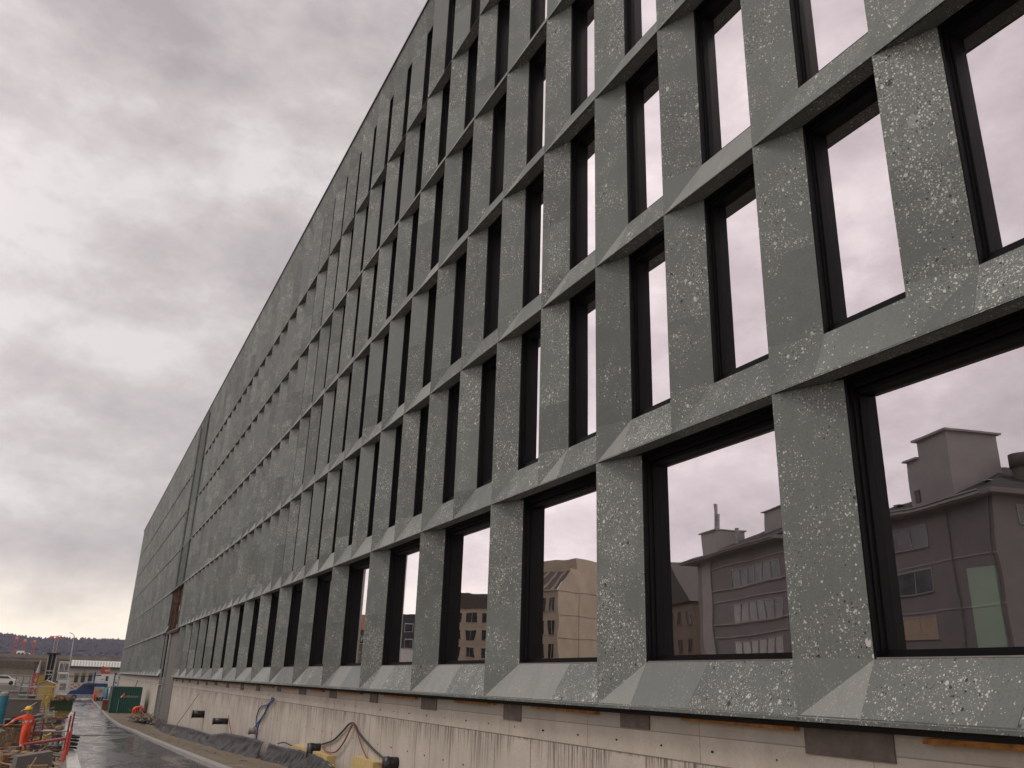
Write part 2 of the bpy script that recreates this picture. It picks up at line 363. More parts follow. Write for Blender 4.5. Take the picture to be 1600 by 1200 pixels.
M = dict(
 stone=STONE, sawn=sawn(), glass=glass_material(), wall=concrete_material('board_marked_concrete', (.53, .475, .41)),
 conc=concrete_material('plain_concrete', (.36, .33, .29), False), concd=concrete_material('dark_concrete', (.17, .15, .135), False),
 asphalt=asphalt_material(), dirt=dirt_material('trodden_earth', (.10, .075, .05), (.24, .19, .125)),
 ground=dirt_material('site_ground', (.075, .062, .052), (.19, .165, .14), .9),
 black=mat('black_metal', (.004, .0035, .004), .5, .0, .1, 3, 0, 20, .15), blackm=mat('black_core', (.004, .004, .004), .9),
 trim=mat('sill_trim', (.45, .40, .38), .35, .8), dark=mat('dark_metal', (.045, .045, .05), .5),
 capm=mat('roof_cap_metal', (.05, .055, .08), .4, .5),
 void_dark=mat('void_shade_black', (.012, .011, .011), .8),  # near-black colour that stands in for shade inside gaps and holes
 timber=mat('timber', (.42, .25, .10), .8, 0, .25, 9, .4), board=mat('weathered_board', (.30, .21, .13), .85, 0, .25, 6, .4),
 batten=mat('orange_batten', (.36, .15, .035), .8, 0, .3, 7, .3),
 insul=mat('yellow_insulation_board', (.56, .42, .19), .85, 0, .1, 5, .2), pad=mat('bitumen_pad', (.15, .12, .105), .8, 0, .2, 3),
 memb=mat('black_membrane', (.030, .025, .027), .55, 0, .3, 2.5, .5, 6), pipe=mat('black_plastic', (.02, .018, .02), .35, 0, .1, 8),
 steel=mat('galvanised_steel', (.42, .43, .43), .4, .6, .15, 4), grey=mat('grey_paint', (.28, .28, .27), .5, 0, .15, 3),
 white=mat('white_paint', (.80, .79, .76), .5, 0, .08, 2), offw=mat('cream_paint', (.46, .42, .36), .6, 0, .1, 1.5),
 red=mat('red_painted_steel', (.30, .03, .035), .45, .1, .2, 6), redl=mat('light_red_paint', (.62, .10, .07), .5),
 blue=mat('blue_car_paint', (.025, .07, .22), .25, .2, .05), blued=mat('blue_plastic', (.10, .27, .42), .45, 0, .1),
 teal=mat('teal_paint', (.035, .22, .30), .4, 0, .12), green=corrugated('green_container_steel', (.008, .085, .060), (.006, .062, .045), 28),
 greens=mat('dark_green_paint', (.028, .062, .022), .55, 0, .25, 5), ochre=mat('ochre_paint', (.42, .30, .08), .6, 0, .2, 5), yellow=mat('yellow_paint', (.62, .43, .06), .45, 0, .15, 5),
 cable_b=mat('blue_cable', (.03, .09, .28), .4), cable_r=mat('red_hose', (.26, .08, .06), .5), cable_k=mat('black_hose', (.02, .018, .02), .4),
 orange=mat('hi_vis_orange', (1.0, .12, .05), .75, 0, .12, 14, .4, 30, emis=None), skin=mat('skin', (.50, .30, .22), .6, 0, .06), boot=mat('boot_leather', (.03, .025, .02), .7),
 stripe=mat('reflective_tape', (.62, .62, .60), .3), helmet=mat('yellow_helmet', (.78, .50, .05), .35, 0, .05), helmw=mat('white_helmet', (.75, .55, .50), .35, 0, .05),
 rubber=mat('tyre_rubber', (.02, .02, .02), .8), carglass=mat('dark_car_glass', (.02, .025, .03), .08, 0, .05, 3, 0, 20, .8),
 glasslight=mat('windscreen_sky_highlight', (.35, .37, .40), .1, 0, .1, 2, 0, 20, .9),  # pale base colour paints the sky highlight onto the windscreen
 winglass=mat('building_window_glass', (.15, .165, .17), .06, 0, .5, .25, 0, 20, 1.0), wind=mat('dark_window_glass', (.03, .03, .032), .08, 0, .3, .4, 0, 20, .9),
 rust=mat('rusty_rubble', (.26, .12, .06), .9, 0, .35, 9, .8), rubble=mat('grey_rubble', (.20, .175, .155), .9, 0, .3, 8, .8),
 crane=mat('crane_red', (.55, .085, .045), .5), cranel=mat('crane_grey_red', (.50, .33, .30), .5),
 g1=mat('taupe_render', (.30, .285, .27), .85, 0, .06, .6, .2), g1l=mat('pale_taupe_render', (.46, .44, .42), .85, 0, .06, .6), g1r=corrugated('brown_tile_roof', (.060, .050, .046), (.018, .016, .016), 22, 1, .9),
 beige=mat('sandy_render', (.40, .345, .255), .85, 0, .08, .5, .2), beigeb=mat('brown_render', (.24, .185, .14), .85, 0, .08, .5), broof=mat('brown_metal_roof', (.06, .05, .04), .6),
 slate=mat('slate_cladding', (.05, .055, .06), .6), redroof=mat('red_tile_roof', (.24, .09, .06), .8, 0, .2, 3),
 pale=mat('pale_green_film', (.62, .95, .68), .6, 0, .06, 1.5), lamp_on=mat('warm_lit_curtain', (.32, .27, .2), .8, emis=((1, .72, .40), .05)),
 brown=mat('brown_rusty_lining', (.13, .075, .05), .8, 0, .4, 2.5, .4), pinkc=mat('exposed_pinkish_plaster', (.50, .38, .31), .8, 0, .35, 3),
 kerb=mat('granite_kerb', (.34, .32, .30), .75, 0, .15, 4, .3), wetc=mat('wet_concrete_strip', (.42, .40, .37), .22, 0, .2, 2.5),
 hill=mat('hill_woodland_hazed', (.035, .030, .046), .95, 0, .35, .02), forest=mat('bare_winter_trees', (.036, .029, .040), .95, 0, .4, .03),  # blue in the hill colour stands in for distance haze
 deck=mat('overpass_concrete', (.23, .195, .155), .9, 0, .15, .3),
)

# ---------------------------------------------------------------- ground, road, kerbs, hill
g = MB()
xs = [-2500, -900, -300, -100, -60, -40, -20, -8, -4, -2, -1, -.4, 0, .1, .25, .4, .6, 2, 3.4, 4.4, 5.2, 6, 7, 8.2, 9, 30, 100, 300, 900, 2500]
ys = [-2500, -600, -100, -30]+list(range(-10, 20, 5))+[y*2 for y in range(10, 50)]+[110, 150, 220, 300, 500, 900, 1800, 3600]
for i in range(len(xs)-1):
    for j in range(len(ys)-1):
        g.face([(a, b, gz(a, b)) for a, b in ((xs[i], ys[j]), (xs[i+1], ys[j]), (xs[i+1], ys[j+1]), (xs[i], ys[j+1]))])
tag(g.build('ground', M['ground'], smooth=True), kind='structure')
def strip(name, x0, x1, y0, y1, h0, h1, m, kind='structure', step=2.0, wob=0):
    """a long strip laid on the ground from y0 to y1; x0/x1 may be functions of y; closed down to h0"""
    fx0 = x0 if callable(x0) else (lambda y: x0); fx1 = x1 if callable(x1) else (lambda y: x1)
    b = MB(); n = max(2, int((y1-y0)/step)); P = []
    for i in range(n+1):
        y = lerp(y0, y1, i/n); a, c = fx0(y), fx1(y); z = gz(.7, y); w_ = wob*noise.noise(Vector((y*.7, 0, 0)))
        P.append(((a+w_, y, z+h0), (a+w_, y, z+h1), (c+w_, y, z+h1), (c+w_, y, z+h0)))
    for p, q in zip(P, P[1:]):
        for k in range(3): b.face([p[k], p[k+1], q[k+1], q[k]])
    b.face(P[0]); b.face(list(reversed(P[-1])))
    return tag(b.build(name, m), kind=kind)
def rxr(y): return lerp(3.5, 4.1, min(1, max(0, (y-25)/35))) - max(0, (y-75))*.005
def rxl(y): return .64 + .0022*max(0, y-25)
strip('road', rxl, rxr, 2, 165, -.2, .03, M['asphalt'])
strip('kerb', rxr, lambda y: rxr(y)+.22, 2, 150, -.2, .13, M['kerb'])
strip('channel', lambda y: rxl(y)-.30, rxl, 2, 132, -.7, .06, M['wetc'], wob=0)
pt_ = MB()
for j_ in range(54):
    for i_ in range(6):
        a_, b_, c_, d_ = 2+2*j_, 4+2*j_, i_/6, (i_+1)/6
        X_ = lambda y, t: lerp(rxr(y)+.22, 8.35, t)
        pt_.face([(X_(y, t), y, gz(X_(y, t), y)+.03+.02*noise.noise(Vector((X_(y, t), y, 0)))) for y, t in ((a_, c_), (a_, d_), (b_, d_), (b_, c_))])
tag(pt_.build('path', M['dirt'], smooth=True), kind='structure')
j = MB()
for y in (52.0,): j.box(rxl(y)+.1, rxr(y)-.6, y, y+.6, gz(1, y)+.01, gz(1, y)+.042)
tag(j.build('expansion_strip', M['dark']), 'dark joint strip crossing the wet asphalt road', 'road joint')
b = MB()
for i in range(60):
    y = random.uniform(26, 92); x = random.uniform(4.6, 7.2); z = gz(x, y)+.02
    b.blob((x, y, z), random.uniform(.03, .09), 7, 4, .3, 0, None, (1, 1.2, .6))
tag(b.build('loose_stones', M['rubble']), 'loose stones scattered over the earth strip beside the road', 'stones', kind='stuff')

# hill with winter woodland
h = MB(); nx, ny = 90, 14
def hz_(x, u):
    prof = 1+.18*noise.noise(Vector((x*.0016, 2, 0)))+.05*noise.noise(Vector((x*.006, 5, 0)))
    return -6+ (sin(min(1, u)*pi/2)**1.1)*56*prof
def hp(x, u): return Vector((x, 1350+u*550+40*noise.noise(Vector((x*.003, u*3, 1))), hz_(x, u)+4*noise.noise(Vector((x*.01, u*6, 3)))))
grid = [[hp(lerp(-1100, 1300, i/nx), k/ny) for k in range(ny+1)] for i in range(nx+1)]
for i in range(nx):
    for k in range(ny): h.face([grid[i][k], grid[i+1][k], grid[i+1][k+1], grid[i][k+1]])
    h.face([grid[i][ny], grid[i+1][ny], grid[i+1][ny]+Vector((0, 300, -90)), grid[i][ny]+Vector((0, 300, -90))])
tag(h.build('hill', M['hill'], smooth=True), kind='structure')
fo = MB(); rnd = random.Random(3)
for i in range(5200):
    u = rnd.random()**.6; x = rnd.uniform(-330, 420); p = hp(x, u)
    r_ = rnd.uniform(3.0, 7.0); hgt = rnd.uniform(4, 10)*(1.2 if u > .85 else .8)
    b0 = len(fo.v); n = 5
    for q in range(n): a = 2*pi*q/n+rnd.random(); fo.v.append((p.x+r_*cos(a), p.y+r_*sin(a), p.z+hgt*.35*rnd.uniform(.5, 1.2)))
    fo.v.append((p.x+rnd.uniform(-1, 1), p.y, p.z+hgt)); fo.v.append((p.x, p.y, p.z-2))
    for q in range(n): fo.f += [(b0+q, b0+(q+1) % n, b0+n), (b0+(q+1) % n, b0+q, b0+n+1)]; fo.mi += [0, 0]; fo.a += [0, 0]
tag(fo.build('woodland', M['forest']), 'dense bare winter wood covering the distant hillside', 'wood', kind='stuff')

# ---------------------------------------------------------------- the office building
D = 8.0; P = 4.5513; Y0 = 8.2316; RG = ((.36, .63), (.29, .52)); RD, GD = RG[0]     # stone and glass depth behind the outer edge: ground floor, upper floors
ZB = [-.274, 3.869, 7.898, 11.98, 16.0, 19.94]; ZP = 24.18; ZR = 25.12
K1 = 36.3
yk = lambda k: Y0+k*P
bl = empty('office_building', (D, 40, -4.2), 'long grey green stone building with rows of deep black windows above a raw concrete base', 'building')
def inframe(x, y, z, mrg=120):
    v = Vector((x, y, z)); d = v.dot(fwd)
    if d < .5: return None
    px = 800+F*v.dot(rt)/d; py = 600-F*v.dot(up)/d
    return (px, py, d) if -mrg < px < 1600+mrg and -mrg < py < 1200+mrg else None
sid = [0]
def slab(): sid[0] += 1; return float(sid[0] % 9973)*.37
bays = []       # (k of far pier, k of near pier, zb, zs, ztop, pier width, floor)
def floor_bays(f):
    zb = ZB[f]; top = ZB[f+1] if f < 5 else ZP
    if f == 0: step, wd, rise = 1.0, .93, .67
    else: step, wd, rise = .5, .75, .69
    out_ = []; k = -6.0
    while k <= K1-.25+1e-6:
        if f == 0: skip = 16.5 < k < 19.9
        elif f == 1: skip = 16.6 < k < 19.4
        else: skip = 16.6 < k < 18.9
        if not skip: out_.append((k, k-step, zb, zb+rise, top, wd, f))
        k += step
    return out_
for f in range(6): bays += floor_bays(f)
piers = []; wins = []
for (ka, kb, zb, zs, zt, wd, f) in bays:
    ptop = zt-.002 if f < 5 else ZR-.01
    piers.append((ka, zb+.004, ptop, wd, f))
    nb = kb if not ((f == 0 and 16.5 < kb < 19.9) or (f == 1 and 16.6 < kb < 19.4) or (f >= 2 and 16.6 < kb < 18.9)) else None
    if nb is None or kb < -6: continue
    wins.append((ka, kb, zs, zt, wd, f))
def pier_mesh(mb, k, z0, z1, wd, f):
    RD, GD = RG[f > 0]
    y1, y0 = yk(k), yk(k)-wd
    h_ = z1-z0; rr = random.Random(int(k*10)*31+f)
    cuts = [0]; nn = rr.choice((2, 2, 3)) if f else 2
    for i in range(1, nn): cuts.append(i/nn+rr.uniform(-.1, .1))
    rs_ = (.67 if f == 0 else .69)/h_; cuts = [0, rs_]+[c for c in cuts if c > rs_+.05]; cuts.append(1)
    for a, b_ in zip(cuts, cuts[1:]):
        mb.prism([(D, y1), (D+RD, y0), (D+RD, y1)], 2, z0+h_*a, z0+h_*b_, 0, slab())
def win_meshes(fr, gl, tr, ka, kb, zs, zt, wd, f):
    ya = yk(ka)-wd; yb = yk(kb)                       # far jamb, near jamb
    hd = .19 if f == 0 else .13; sl = .11 if f == 0 else .16
    RD, GD = RG[f > 0]
    x0, xg = D+RD, D+GD
    for s_, yj in ((1, ya), (-1, yb)):
        fr.box(x0+.01, xg+.06, *sorted((yj, yj-s_*.028)), zs, zt)
        fr.box(x0+.09, xg+.06, *sorted((yj-s_*.028, yj-s_*.050)), zs+.02, zt-.02)
        fr.box(xg-.10, xg+.06, *sorted((yj-s_*.050, yj-s_*.075)), zs+.05, zt-.05)
    a_, b_ = yb+.028, ya-.028
    fr.box(x0+.01, xg+.06, a_, b_, zt-.035, zt-.002)
    fr.box(x0+.10, xg+.06, a_, b_, zt-hd*.62, zt-.035)
    fr.box(xg-.10, xg+.06, a_+.034, b_-.034, zt-hd, zt-hd*.62)
    fr.box(x0+.02, xg+.06, a_, b_, zs-.03, zs+.016)
    fr.box(xg-.13, xg+.06, a_+.001, b_-.001, zs+.016, zs+sl*.55)
    fr.box(xg-.09, xg+.06, a_+.034, b_-.034, zs+sl*.55, zs+sl)
    if tr is not None: tr.box(x0+.005, x0+.018, a_, b_, zs+.004, zs+.020)
    gl.face([(xg, yb+.07, zs+sl-.01), (xg, ya-.07, zs+sl-.01), (xg, ya-.07, zt-hd+.01), (xg, yb+.07, zt-hd+.01)])
def score(k, z, y):
    q = inframe(D, y, z); return -1 if not q else 1/q[2]**2
wins.sort(key=lambda w_: -max(score(0, (w_[2]+w_[3])/2, yk(w_[1])+1), score(0, w_[2]+.3, yk(w_[1])+.4), score(0, w_[3]-.3, yk(w_[0])-1)))
piers.sort(key=lambda p_: -max(score(0, (p_[1]+p_[2])/2, yk(p_[0])-.4), score(0, p_[1]+.2, yk(p_[0])-.4), score(0, p_[2]-.2, yk(p_[0])-.4)))
for i, p_ in enumerate(piers[:100]):
    mb = MB(); pier_mesh(mb, *p_); mb.build('stone_pier', M['stone'], bl)
mb = MB()
for p_ in piers[100:]: pier_mesh(mb, *p_)
tag(mb.build('stone_piers', M['stone'], bl), kind='stuff')
for w_ in wins[:100]:
    fr, gl, tr = MB(), MB(), (MB() if w_[5] == 0 else None); win_meshes(fr, gl, tr, *w_)
    o = fr.build('window', M['black'], bl); gl.build('pane', M['glass'], o)
    if tr: tr.build('sill_trim', M['trim'], o)
fr, gl = MB(), MB()
for w_ in wins[100:]: win_meshes(fr, gl, None, *w_)
o = tag(fr.build('windows', M['black'], bl), kind='stuff'); gl.build('panes', M['glass'], o)
# spandrels with slanted sill slabs
SLIT = [(16.62, 16.98), (18.0, 18.36)]
def band_ranges(f):
    if f < 2: return [(-6.6, 16.35 if f == 0 else 16.5), (19.1 if f == 0 else 18.95, K1)]
    return [(-6.6, K1)]
for f in range(6):
    RD, GD = RG[f > 0]
    zb = ZB[f]; rise = .67 if f == 0 else .69; zs = zb+rise; step, wd = (1.0, .93) if f == 0 else (.5, .75)
    mb = MB()
    for (ka, kb) in band_ranges(f):
        e0 = .012
        mb.prism([(D+e0+.01, zb+.03), (D+RD, zb+.002), (D+RD+.05, zs-.03), (D+RD-.01, zs-.03)], 1, yk(ka), yk(kb), 1, 0)
        # soffit slab and sill-top lip
        y = yk(ka)
        k = -6.0 if ka < 0 else math.ceil(ka/step)*step
        if ka > 0: k = ka+step if abs(k-ka) < .01 else k
        edges = []
        while k <= kb+step:
            a_, b_ = yk(k-step), yk(k); lo, hi = max(a_, yk(ka)), min(b_, yk(kb))
            if hi-lo > .05: edges.append((a_, b_, lo, hi))
            k += step
        g_ = .003
        def pt(y, t, d=0):     # t 0 at proud lower edge, 1 at the recessed sill
            return Vector((D+RD*t+d*.88, y, zb+rise*t+d*.0))
        for (a_, b_, lo, hi) in edges:
            yA = b_-wd
            full = lo == a_ and hi == b_
            th = .03
            def plate(pl, ch=.12):
                s_ = slab()*(-1 if random.random() < ch else 1); q = [pt(y_, t_) for y_, t_ in pl]; q2 = [v+Vector((th, 0, -.0)) for v in q]
                n = len(q); mb.face(q, 0, s_)
                for i in range(n): j_ = (i+1) % n; mb.face([q[i], q[j_], q2[j_], q2[i]], 0, s_)
            if full:
                rr = random.random()
                c0 = yA-.02
                plate([(b_-.0, 0), (yA, 1), (c0, 0)], .2 if b_ < yk(.2) else .45)
                if f == 0:
                    m1 = lerp(a_, yA, rr*.4+.3); m0 = m1+.12
                    plate([(c0-g_, 0), (yA-g_, 1), (m1+g_, 1), (m0+g_, 0)], 0 if b_ < yk(.2) else .5); plate([(m0-g_, 0), (m1-g_, 1), (a_, 1), (a_, 0)])
                else:
                    plate([(c0-g_, 0), (yA-g_, 1), (a_, 1), (a_, 0)])
                plate([(b_, 0), (b_, 1), (yA, 1)])        # behind the pier face
            else: plate([(hi, 0), (hi, 1), (lo, 1), (lo, 0)])
            # soffit plate
            mb.box(D+.004, D+RD, lo+g_, hi-g_, zb, zb+.025, 0, slab())
            if f == 0: mb.box(D-.006, D+.02, lo+g_, hi-g_, zb-.045, zb+.0, 0, slab())
    o = mb.build('spandrel', [M['stone'], M['blackm']], bl)
# parapet
mb = MB(); k = -6.0
while k < K1+.5:
    a_, b_ = yk(k-.5), min(yk(k), yk(K1)); yA = b_-.75; s1, s2 = slab(), slab()
    if b_ > a_+.1:
        pp = lambda y, t: Vector((D+RD*(1-t), y, lerp(ZP, ZR, t)))
        mb.face([pp(b_, 1), pp(yA, 0), pp(yA-.3, 1)], 0, s1); mb.face([pp(yA-.3, 1), pp(yA, 0), pp(a_, 0), pp(a_, 1)], 0, s2); mb.face([pp(b_, 1), pp(b_, 0), pp(yA, 0)], 0, s2)
    k += .5
mb.build('parapet', M['stone'], bl)
mb = MB(); mb.box(D-.05, D+.8, yk(-6.6), yk(K1)+.05, ZR, ZR+.07); mb.build('roof_edge', M['capm'], bl)
# black core behind piers and bands, interior floors
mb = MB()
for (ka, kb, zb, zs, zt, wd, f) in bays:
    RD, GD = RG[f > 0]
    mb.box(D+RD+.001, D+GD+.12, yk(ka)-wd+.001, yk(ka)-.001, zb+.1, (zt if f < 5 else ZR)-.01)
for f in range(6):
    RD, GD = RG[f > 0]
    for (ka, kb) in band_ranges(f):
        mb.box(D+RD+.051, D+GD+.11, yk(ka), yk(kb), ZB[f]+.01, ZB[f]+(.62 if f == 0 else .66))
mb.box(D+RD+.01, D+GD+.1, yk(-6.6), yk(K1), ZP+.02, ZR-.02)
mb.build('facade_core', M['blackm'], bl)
RD, GD = RG[0]
mb = MB()
mb.box(D+4.5, D+46, yk(-6.6), yk(K1), -4.2, ZR-.1)
for f in range(6): mb.box(D+GD+.13, D+4.5, yk(-6.6)+.2, yk(K1)-.2, ZB[f]-.2, ZB[f]+.35)
mb.box(D+GD+.13, D+4.5, yk(-6.6), yk(-6.6)+.2, -.4, ZR-.1); mb.box(D+.38, D+4.5, yk(K1)-.2, yk(K1), -.4, ZR-.1); mb.box(D+.8, D+4.5, yk(-6.6)+.2, yk(K1)-.2, ZR-.6, ZR-.1)
mb.build('interior', M['dark'], bl)
# flush panels at the movement joint
for f in range(2, 6):
    mb = MB(); z0, z1 = ZB[f]+.01, (ZB[f+1] if f < 5 else ZR)-.004
    for (a_, b_) in ((16.5, 16.62), (16.98, 18.0), (18.36, 18.62)):
        mb.box(D+.012, D+RD, yk(a_), yk(b_), z0, z1, 0, slab())
    mb.build('flush_panel', M['sawn'], bl)
# open storeys at the joint
mb = MB(); z0, z1 = ZB[1]+.05, ZB[2]
mb.box(D+.5, D+.56, yk(16.5), yk(19), z0, z1, 0)
for i, kk in enumerate((16.65, 17.0, 17.2, 17.75, 17.9, 18.3, 18.55, 18.9)):
    mb.box(D+.15+.04*(i % 3), D+.42, yk(kk), yk(kk)+.16, z0, z1-.05, 0)
mb.box(D+.1, D+.5, yk(16.5), yk(19), z0-.3, z0, 0)
mb.build('bare_frame', M['brown'], bl)
mb = MB()
for i in range(7): mb.cbox((D+.40, yk(17.45)+random.uniform(-.5, .6), lerp(z0, z1, (i+.5)/7)), (.1, random.uniform(.3, .9), random.uniform(.3, .7)), 0)
mb.build('loose_lining', M['pinkc'], bl)
mb = MB(); mb.box(D+.30, D+.7, yk(16.42), yk(18.05), -4.4, ZB[1]-.1); mb.box(D+.02, D+.3, yk(16.35), yk(18.1), ZB[1]-.1, ZB[1]+.02)
mb.build('concrete_column', M['concd'], bl)
mb = MB(); mb.box(D+.12, D+.30, yk(18.1), yk(18.2), -4.3, ZB[1]-.1); mb.box(D+.12, D+.28, yk(18.9), yk(18.97), -4.3, ZB[1]-.1); mb.build('door_frame', M['steel'], bl)
mb = MB(); mb.box(D+.12, D+.2, yk(18.2), yk(18.9), -1.1, -1.02); mb.build('door_head', M['steel'], bl)
# concrete base wall
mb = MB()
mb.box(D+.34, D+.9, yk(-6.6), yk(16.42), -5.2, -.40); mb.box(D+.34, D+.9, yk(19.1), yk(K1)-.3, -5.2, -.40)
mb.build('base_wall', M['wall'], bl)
mb = MB(); mb.box(D+.20, D+.9, yk(-6.6), yk(16.40), -.397, -.29); mb.box(D+.2, D+.9, yk(19.12), yk(K1)-.3, -.397, -.29); mb.build('gap_shade', M['void_dark'], bl)  # dark strip put in for the shaded void under the cladding
for i in range(-6, 17):
    mb = MB(); y = yk(i)-1.2+.35*random.random(); mb.box(D+.315, D+.345, y, y+random.uniform(.75, 1.35), -.58-.14*random.random(), -.36); mb.build('bitumen_pad', M['pad'], bl)
    mb = MB(); a_ = y+1.3+.25*random.random(); b_ = a_+random.uniform(1.6, 2.9)
    mb.cbox((D+.27, (a_+b_)/2, -.415+random.uniform(-.015, .01)), (.09, b_-a_, .06), 0, 0, None, random.uniform(-.01, .01))
    if random.random() < .6: mb.cbox((D+.27, y+1.2, -.36), (.07, .12, .14))
    mb.build('timber_batten', M['batten'], bl)

rr = random.Random(44)
m_ = MB()
for y in [9+1.25*i for i in range(60)]:
    for z_ in (-.82, -1.75): m_.tube([(D+.3385, y+rr.uniform(-.06, .06), z_), (D+.345, y, z_)], .016, 8)
m_.build('tie_holes', M['void_dark'], bl)
for o_ in list(bl.children):
    if o_.name.startswith('tie_holes'): tag(o_, kind='stuff')
# green film standing inside the near window
mb = MB(); p0 = atx(1508, 888, D+GD+.10); p1 = atx(1552, 886, D+GD+.10); 
mb.box(D+GD+.12, D+GD+.17, p1.y, p0.y, .30, p0.z)
for q in range(1, 5): mb.box(D+GD+.112, D+GD+.12, p1.y, p0.y, lerp(.3, p0.z, q/5), lerp(.3, p0.z, q/5)+.012)
tag(mb.build('protective_panel', M['pale']), 'tall pale green folded panel standing behind the glass of the nearest big window', 'panel')

# ---------------------------------------------------------------- houses across the street (seen mirrored in the glass)
XG = D+GD
def mirp(v): return Vector((2*XG-v.x, v.y, v.z))
def frame_at(O, az):            # local frame: u along the facade, n away from us, in mirrored space; returns matrix to real space
    u = Vector((sin(az), cos(az), 0)); n_ = Vector((cos(az), -sin(az), 0))
    Mx = Matrix(((-u.x, -n_.x, 0, 2*XG-O.x), (u.y, n_.y, 0, O.y), (0, 0, 1, 0), (0, 0, 0, 1)))
    return Mx, u, n_
def on_line(px, py, O, u):      # ray meets vertical plane through O along u
    d = ray(px, py); n_ = Vector((u.y, -u.x, 0)); t = O.dot(n_)/d.dot(n_); p = d*t
    return (p-O).dot(u), p.z
GZ = -2.5
def window_row(bd, Mx, n0, us, z0, z1, wid, mg, mf, split=2, side=None, lit=None):
    for u0 in us:
        fr = MB(); t_ = .07
        def bx(mb, ua, ub, na, nb, za, zc):
            if side is None: mb.box(ua, ub, na, nb, za, zc, 0, 0, Mx)
            else: mb.box(na, nb, ua, ub, za, zc, 0, 0, Mx)
        o_ = n0
        bx(fr, u0, u0+wid, o_-.06, o_+.0, z1, z1+t_*1.6); bx(fr, u0-.05, u0+wid+.05, o_-.12, o_, z0-t_, z0)
        bx(fr, u0-.001, u0+t_, o_-.06, o_, z0, z1); bx(fr, u0+wid-t_, u0+wid+.001, o_-.06, o_, z0, z1)
        for i in range(1, split): c = lerp(u0, u0+wid, i/split); bx(fr, c-t_/2, c+t_/2, o_-.05, o_, z0, z1)
        o = fr.build('window', mf, bd)
        gl = MB(); bx(gl, u0+t_, u0+wid-t_, o_-.02, o_-.008, z0, z1); gl.build('pane', lit if (lit and u0 == us[0]) else mg, o)
AZ = R(14.6)
# 1: taupe corner house with roof tower
O1 = ray(1430, 900); O1 = O1*(60/F); u = Vector((sin(AZ), cos(AZ), 0))
c1, ze = on_line(1548, 775, O1, u); O1 = Vector((O1.x+u.x*c1, O1.y+u.y*c1, 0))
Mx, u, n_ = frame_at(O1, AZ)
b1 = empty('corner_house', (mirp(O1).x, O1.y, GZ), 'taupe corner house with hipped roof, square roof tower and round chimney across the street', 'house')
mb = MB(); mb.box(0, 13, 0, 16, GZ, ze, 0, 0, Mx); mb.build('wall', M['g1'], b1)
mb = MB(); mb.box(-.9, 13.9, -.9, 16.9, ze, ze+.35, 0, 0, Mx); mb.build('eave', M['g1'], b1)
mb = MB(); rp = [(-.8, -.8), (13.8, -.8), (13.8, 16.8), (-.8, 16.8)]; tp = [(5, 6), (9, 6), (9, 10), (5, 10)]
A = [Mx @ Vector((*q, ze+.35)) for q in rp]; B_ = [Mx @ Vector((*q, ze+3.6)) for q in tp]
for i in range(4): mb.face([A[i], A[(i+1) % 4], B_[(i+1) % 4], B_[i]])
mb.face(B_); rf = mb.build('roof', M['g1r'], b1)
ta, _ = on_line(1421, 775, O1, u); tb, _ = on_line(1488, 775, O1, u); _, zt1 = on_line(1445, 692, O1, u); _, zt2 = on_line(1487, 668, O1, u)
mb = MB(); tw0, tw1 = tb-.2, ta
mb.box(tw0, tw1-1.3, .1, 4.2, ze+.2, zt2, 0, 0, Mx); mb.box(tw1-1.3, tw1, .1, 3.4, ze+.2, zt1-.9, 0, 0, Mx)
mb.box(tw0-.25, tw1-1.05, -.15, 4.45, zt2, zt2+.14, 0, 0, Mx); mb.box(tw1-1.3, tw1+.2, -.15, 3.6, zt1-.9, zt1-.76, 0, 0, Mx)
mb.build('roof_tower', M['g1l'], b1)
mb = MB(); mb.box(tw1-1.0, tw1-.5, .03, .1, ze+1.0, ze+1.8, 0, 0, Mx); mb.build('tower_window', M['wind'], b1)
mb = MB(); cpos = (1.9, 4.6, ze+.8); mb.cyl(cpos, .62, 1.9, 18, 0, Mx); mb.cyl((1.9, 4.6, ze+2.7), .72, .9, 18, 0, Mx); mb.build('chimney', M['concd'], b1, True)
mb = MB()
for r_ in range(3): mb.box(.0, 13, -.05, 0, ze-3.55-3.1*r_, ze-3.45-3.1*r_, 0, 0, Mx)
mb.box(.0, 13, -.9-.12, -.9, ze+.1, ze+.24, 0, 0, Mx); mb.build('cornice', M['g1l'], b1)
mb = MB(); mb.tube([(.35, -.1, GZ), (.35, -.1, ze)], .06, 6, 0, True, Mx); mb.tube([(4.1, -.1, GZ), (4.1, -.1, ze)], .06, 6, 0, True, Mx); mb.build('downpipe', M['grey'], b1)
mb = MB(); mb.box(.2, 12.8, -1.0, -.9, ze+.34, ze+.42, 0, 0, Mx)
for i in range(5): mb.box(1.2+2.2*i, 1.9+2.2*i, .9, 1.5, ze+1.35, ze+1.42, 0, 0, Mx)
mb.build('gutter', M['steel'], b1)
wa, z1_ = on_line(1445, 816, O1, u); wb, z0_ = on_line(1397, 864, O1, u); wd1 = wb-wa
for r_ in range(3): window_row(b1, Mx, 0, [wa, wa+4.2], z0_-3.1*r_, z0_-3.1*r_+1.45, wd1, M['winglass'], M['g1l'], 2, lit=M['lamp_on'] if r_ == 2 else None)
for r_ in range(3): window_row(b1, Mx, 0, [1.8, 6.0, 10.2], ze-1.7-3.1*r_, ze-.6-3.1*r_, 1.2, M['winglass'], M['g1l'], 2, side=1)
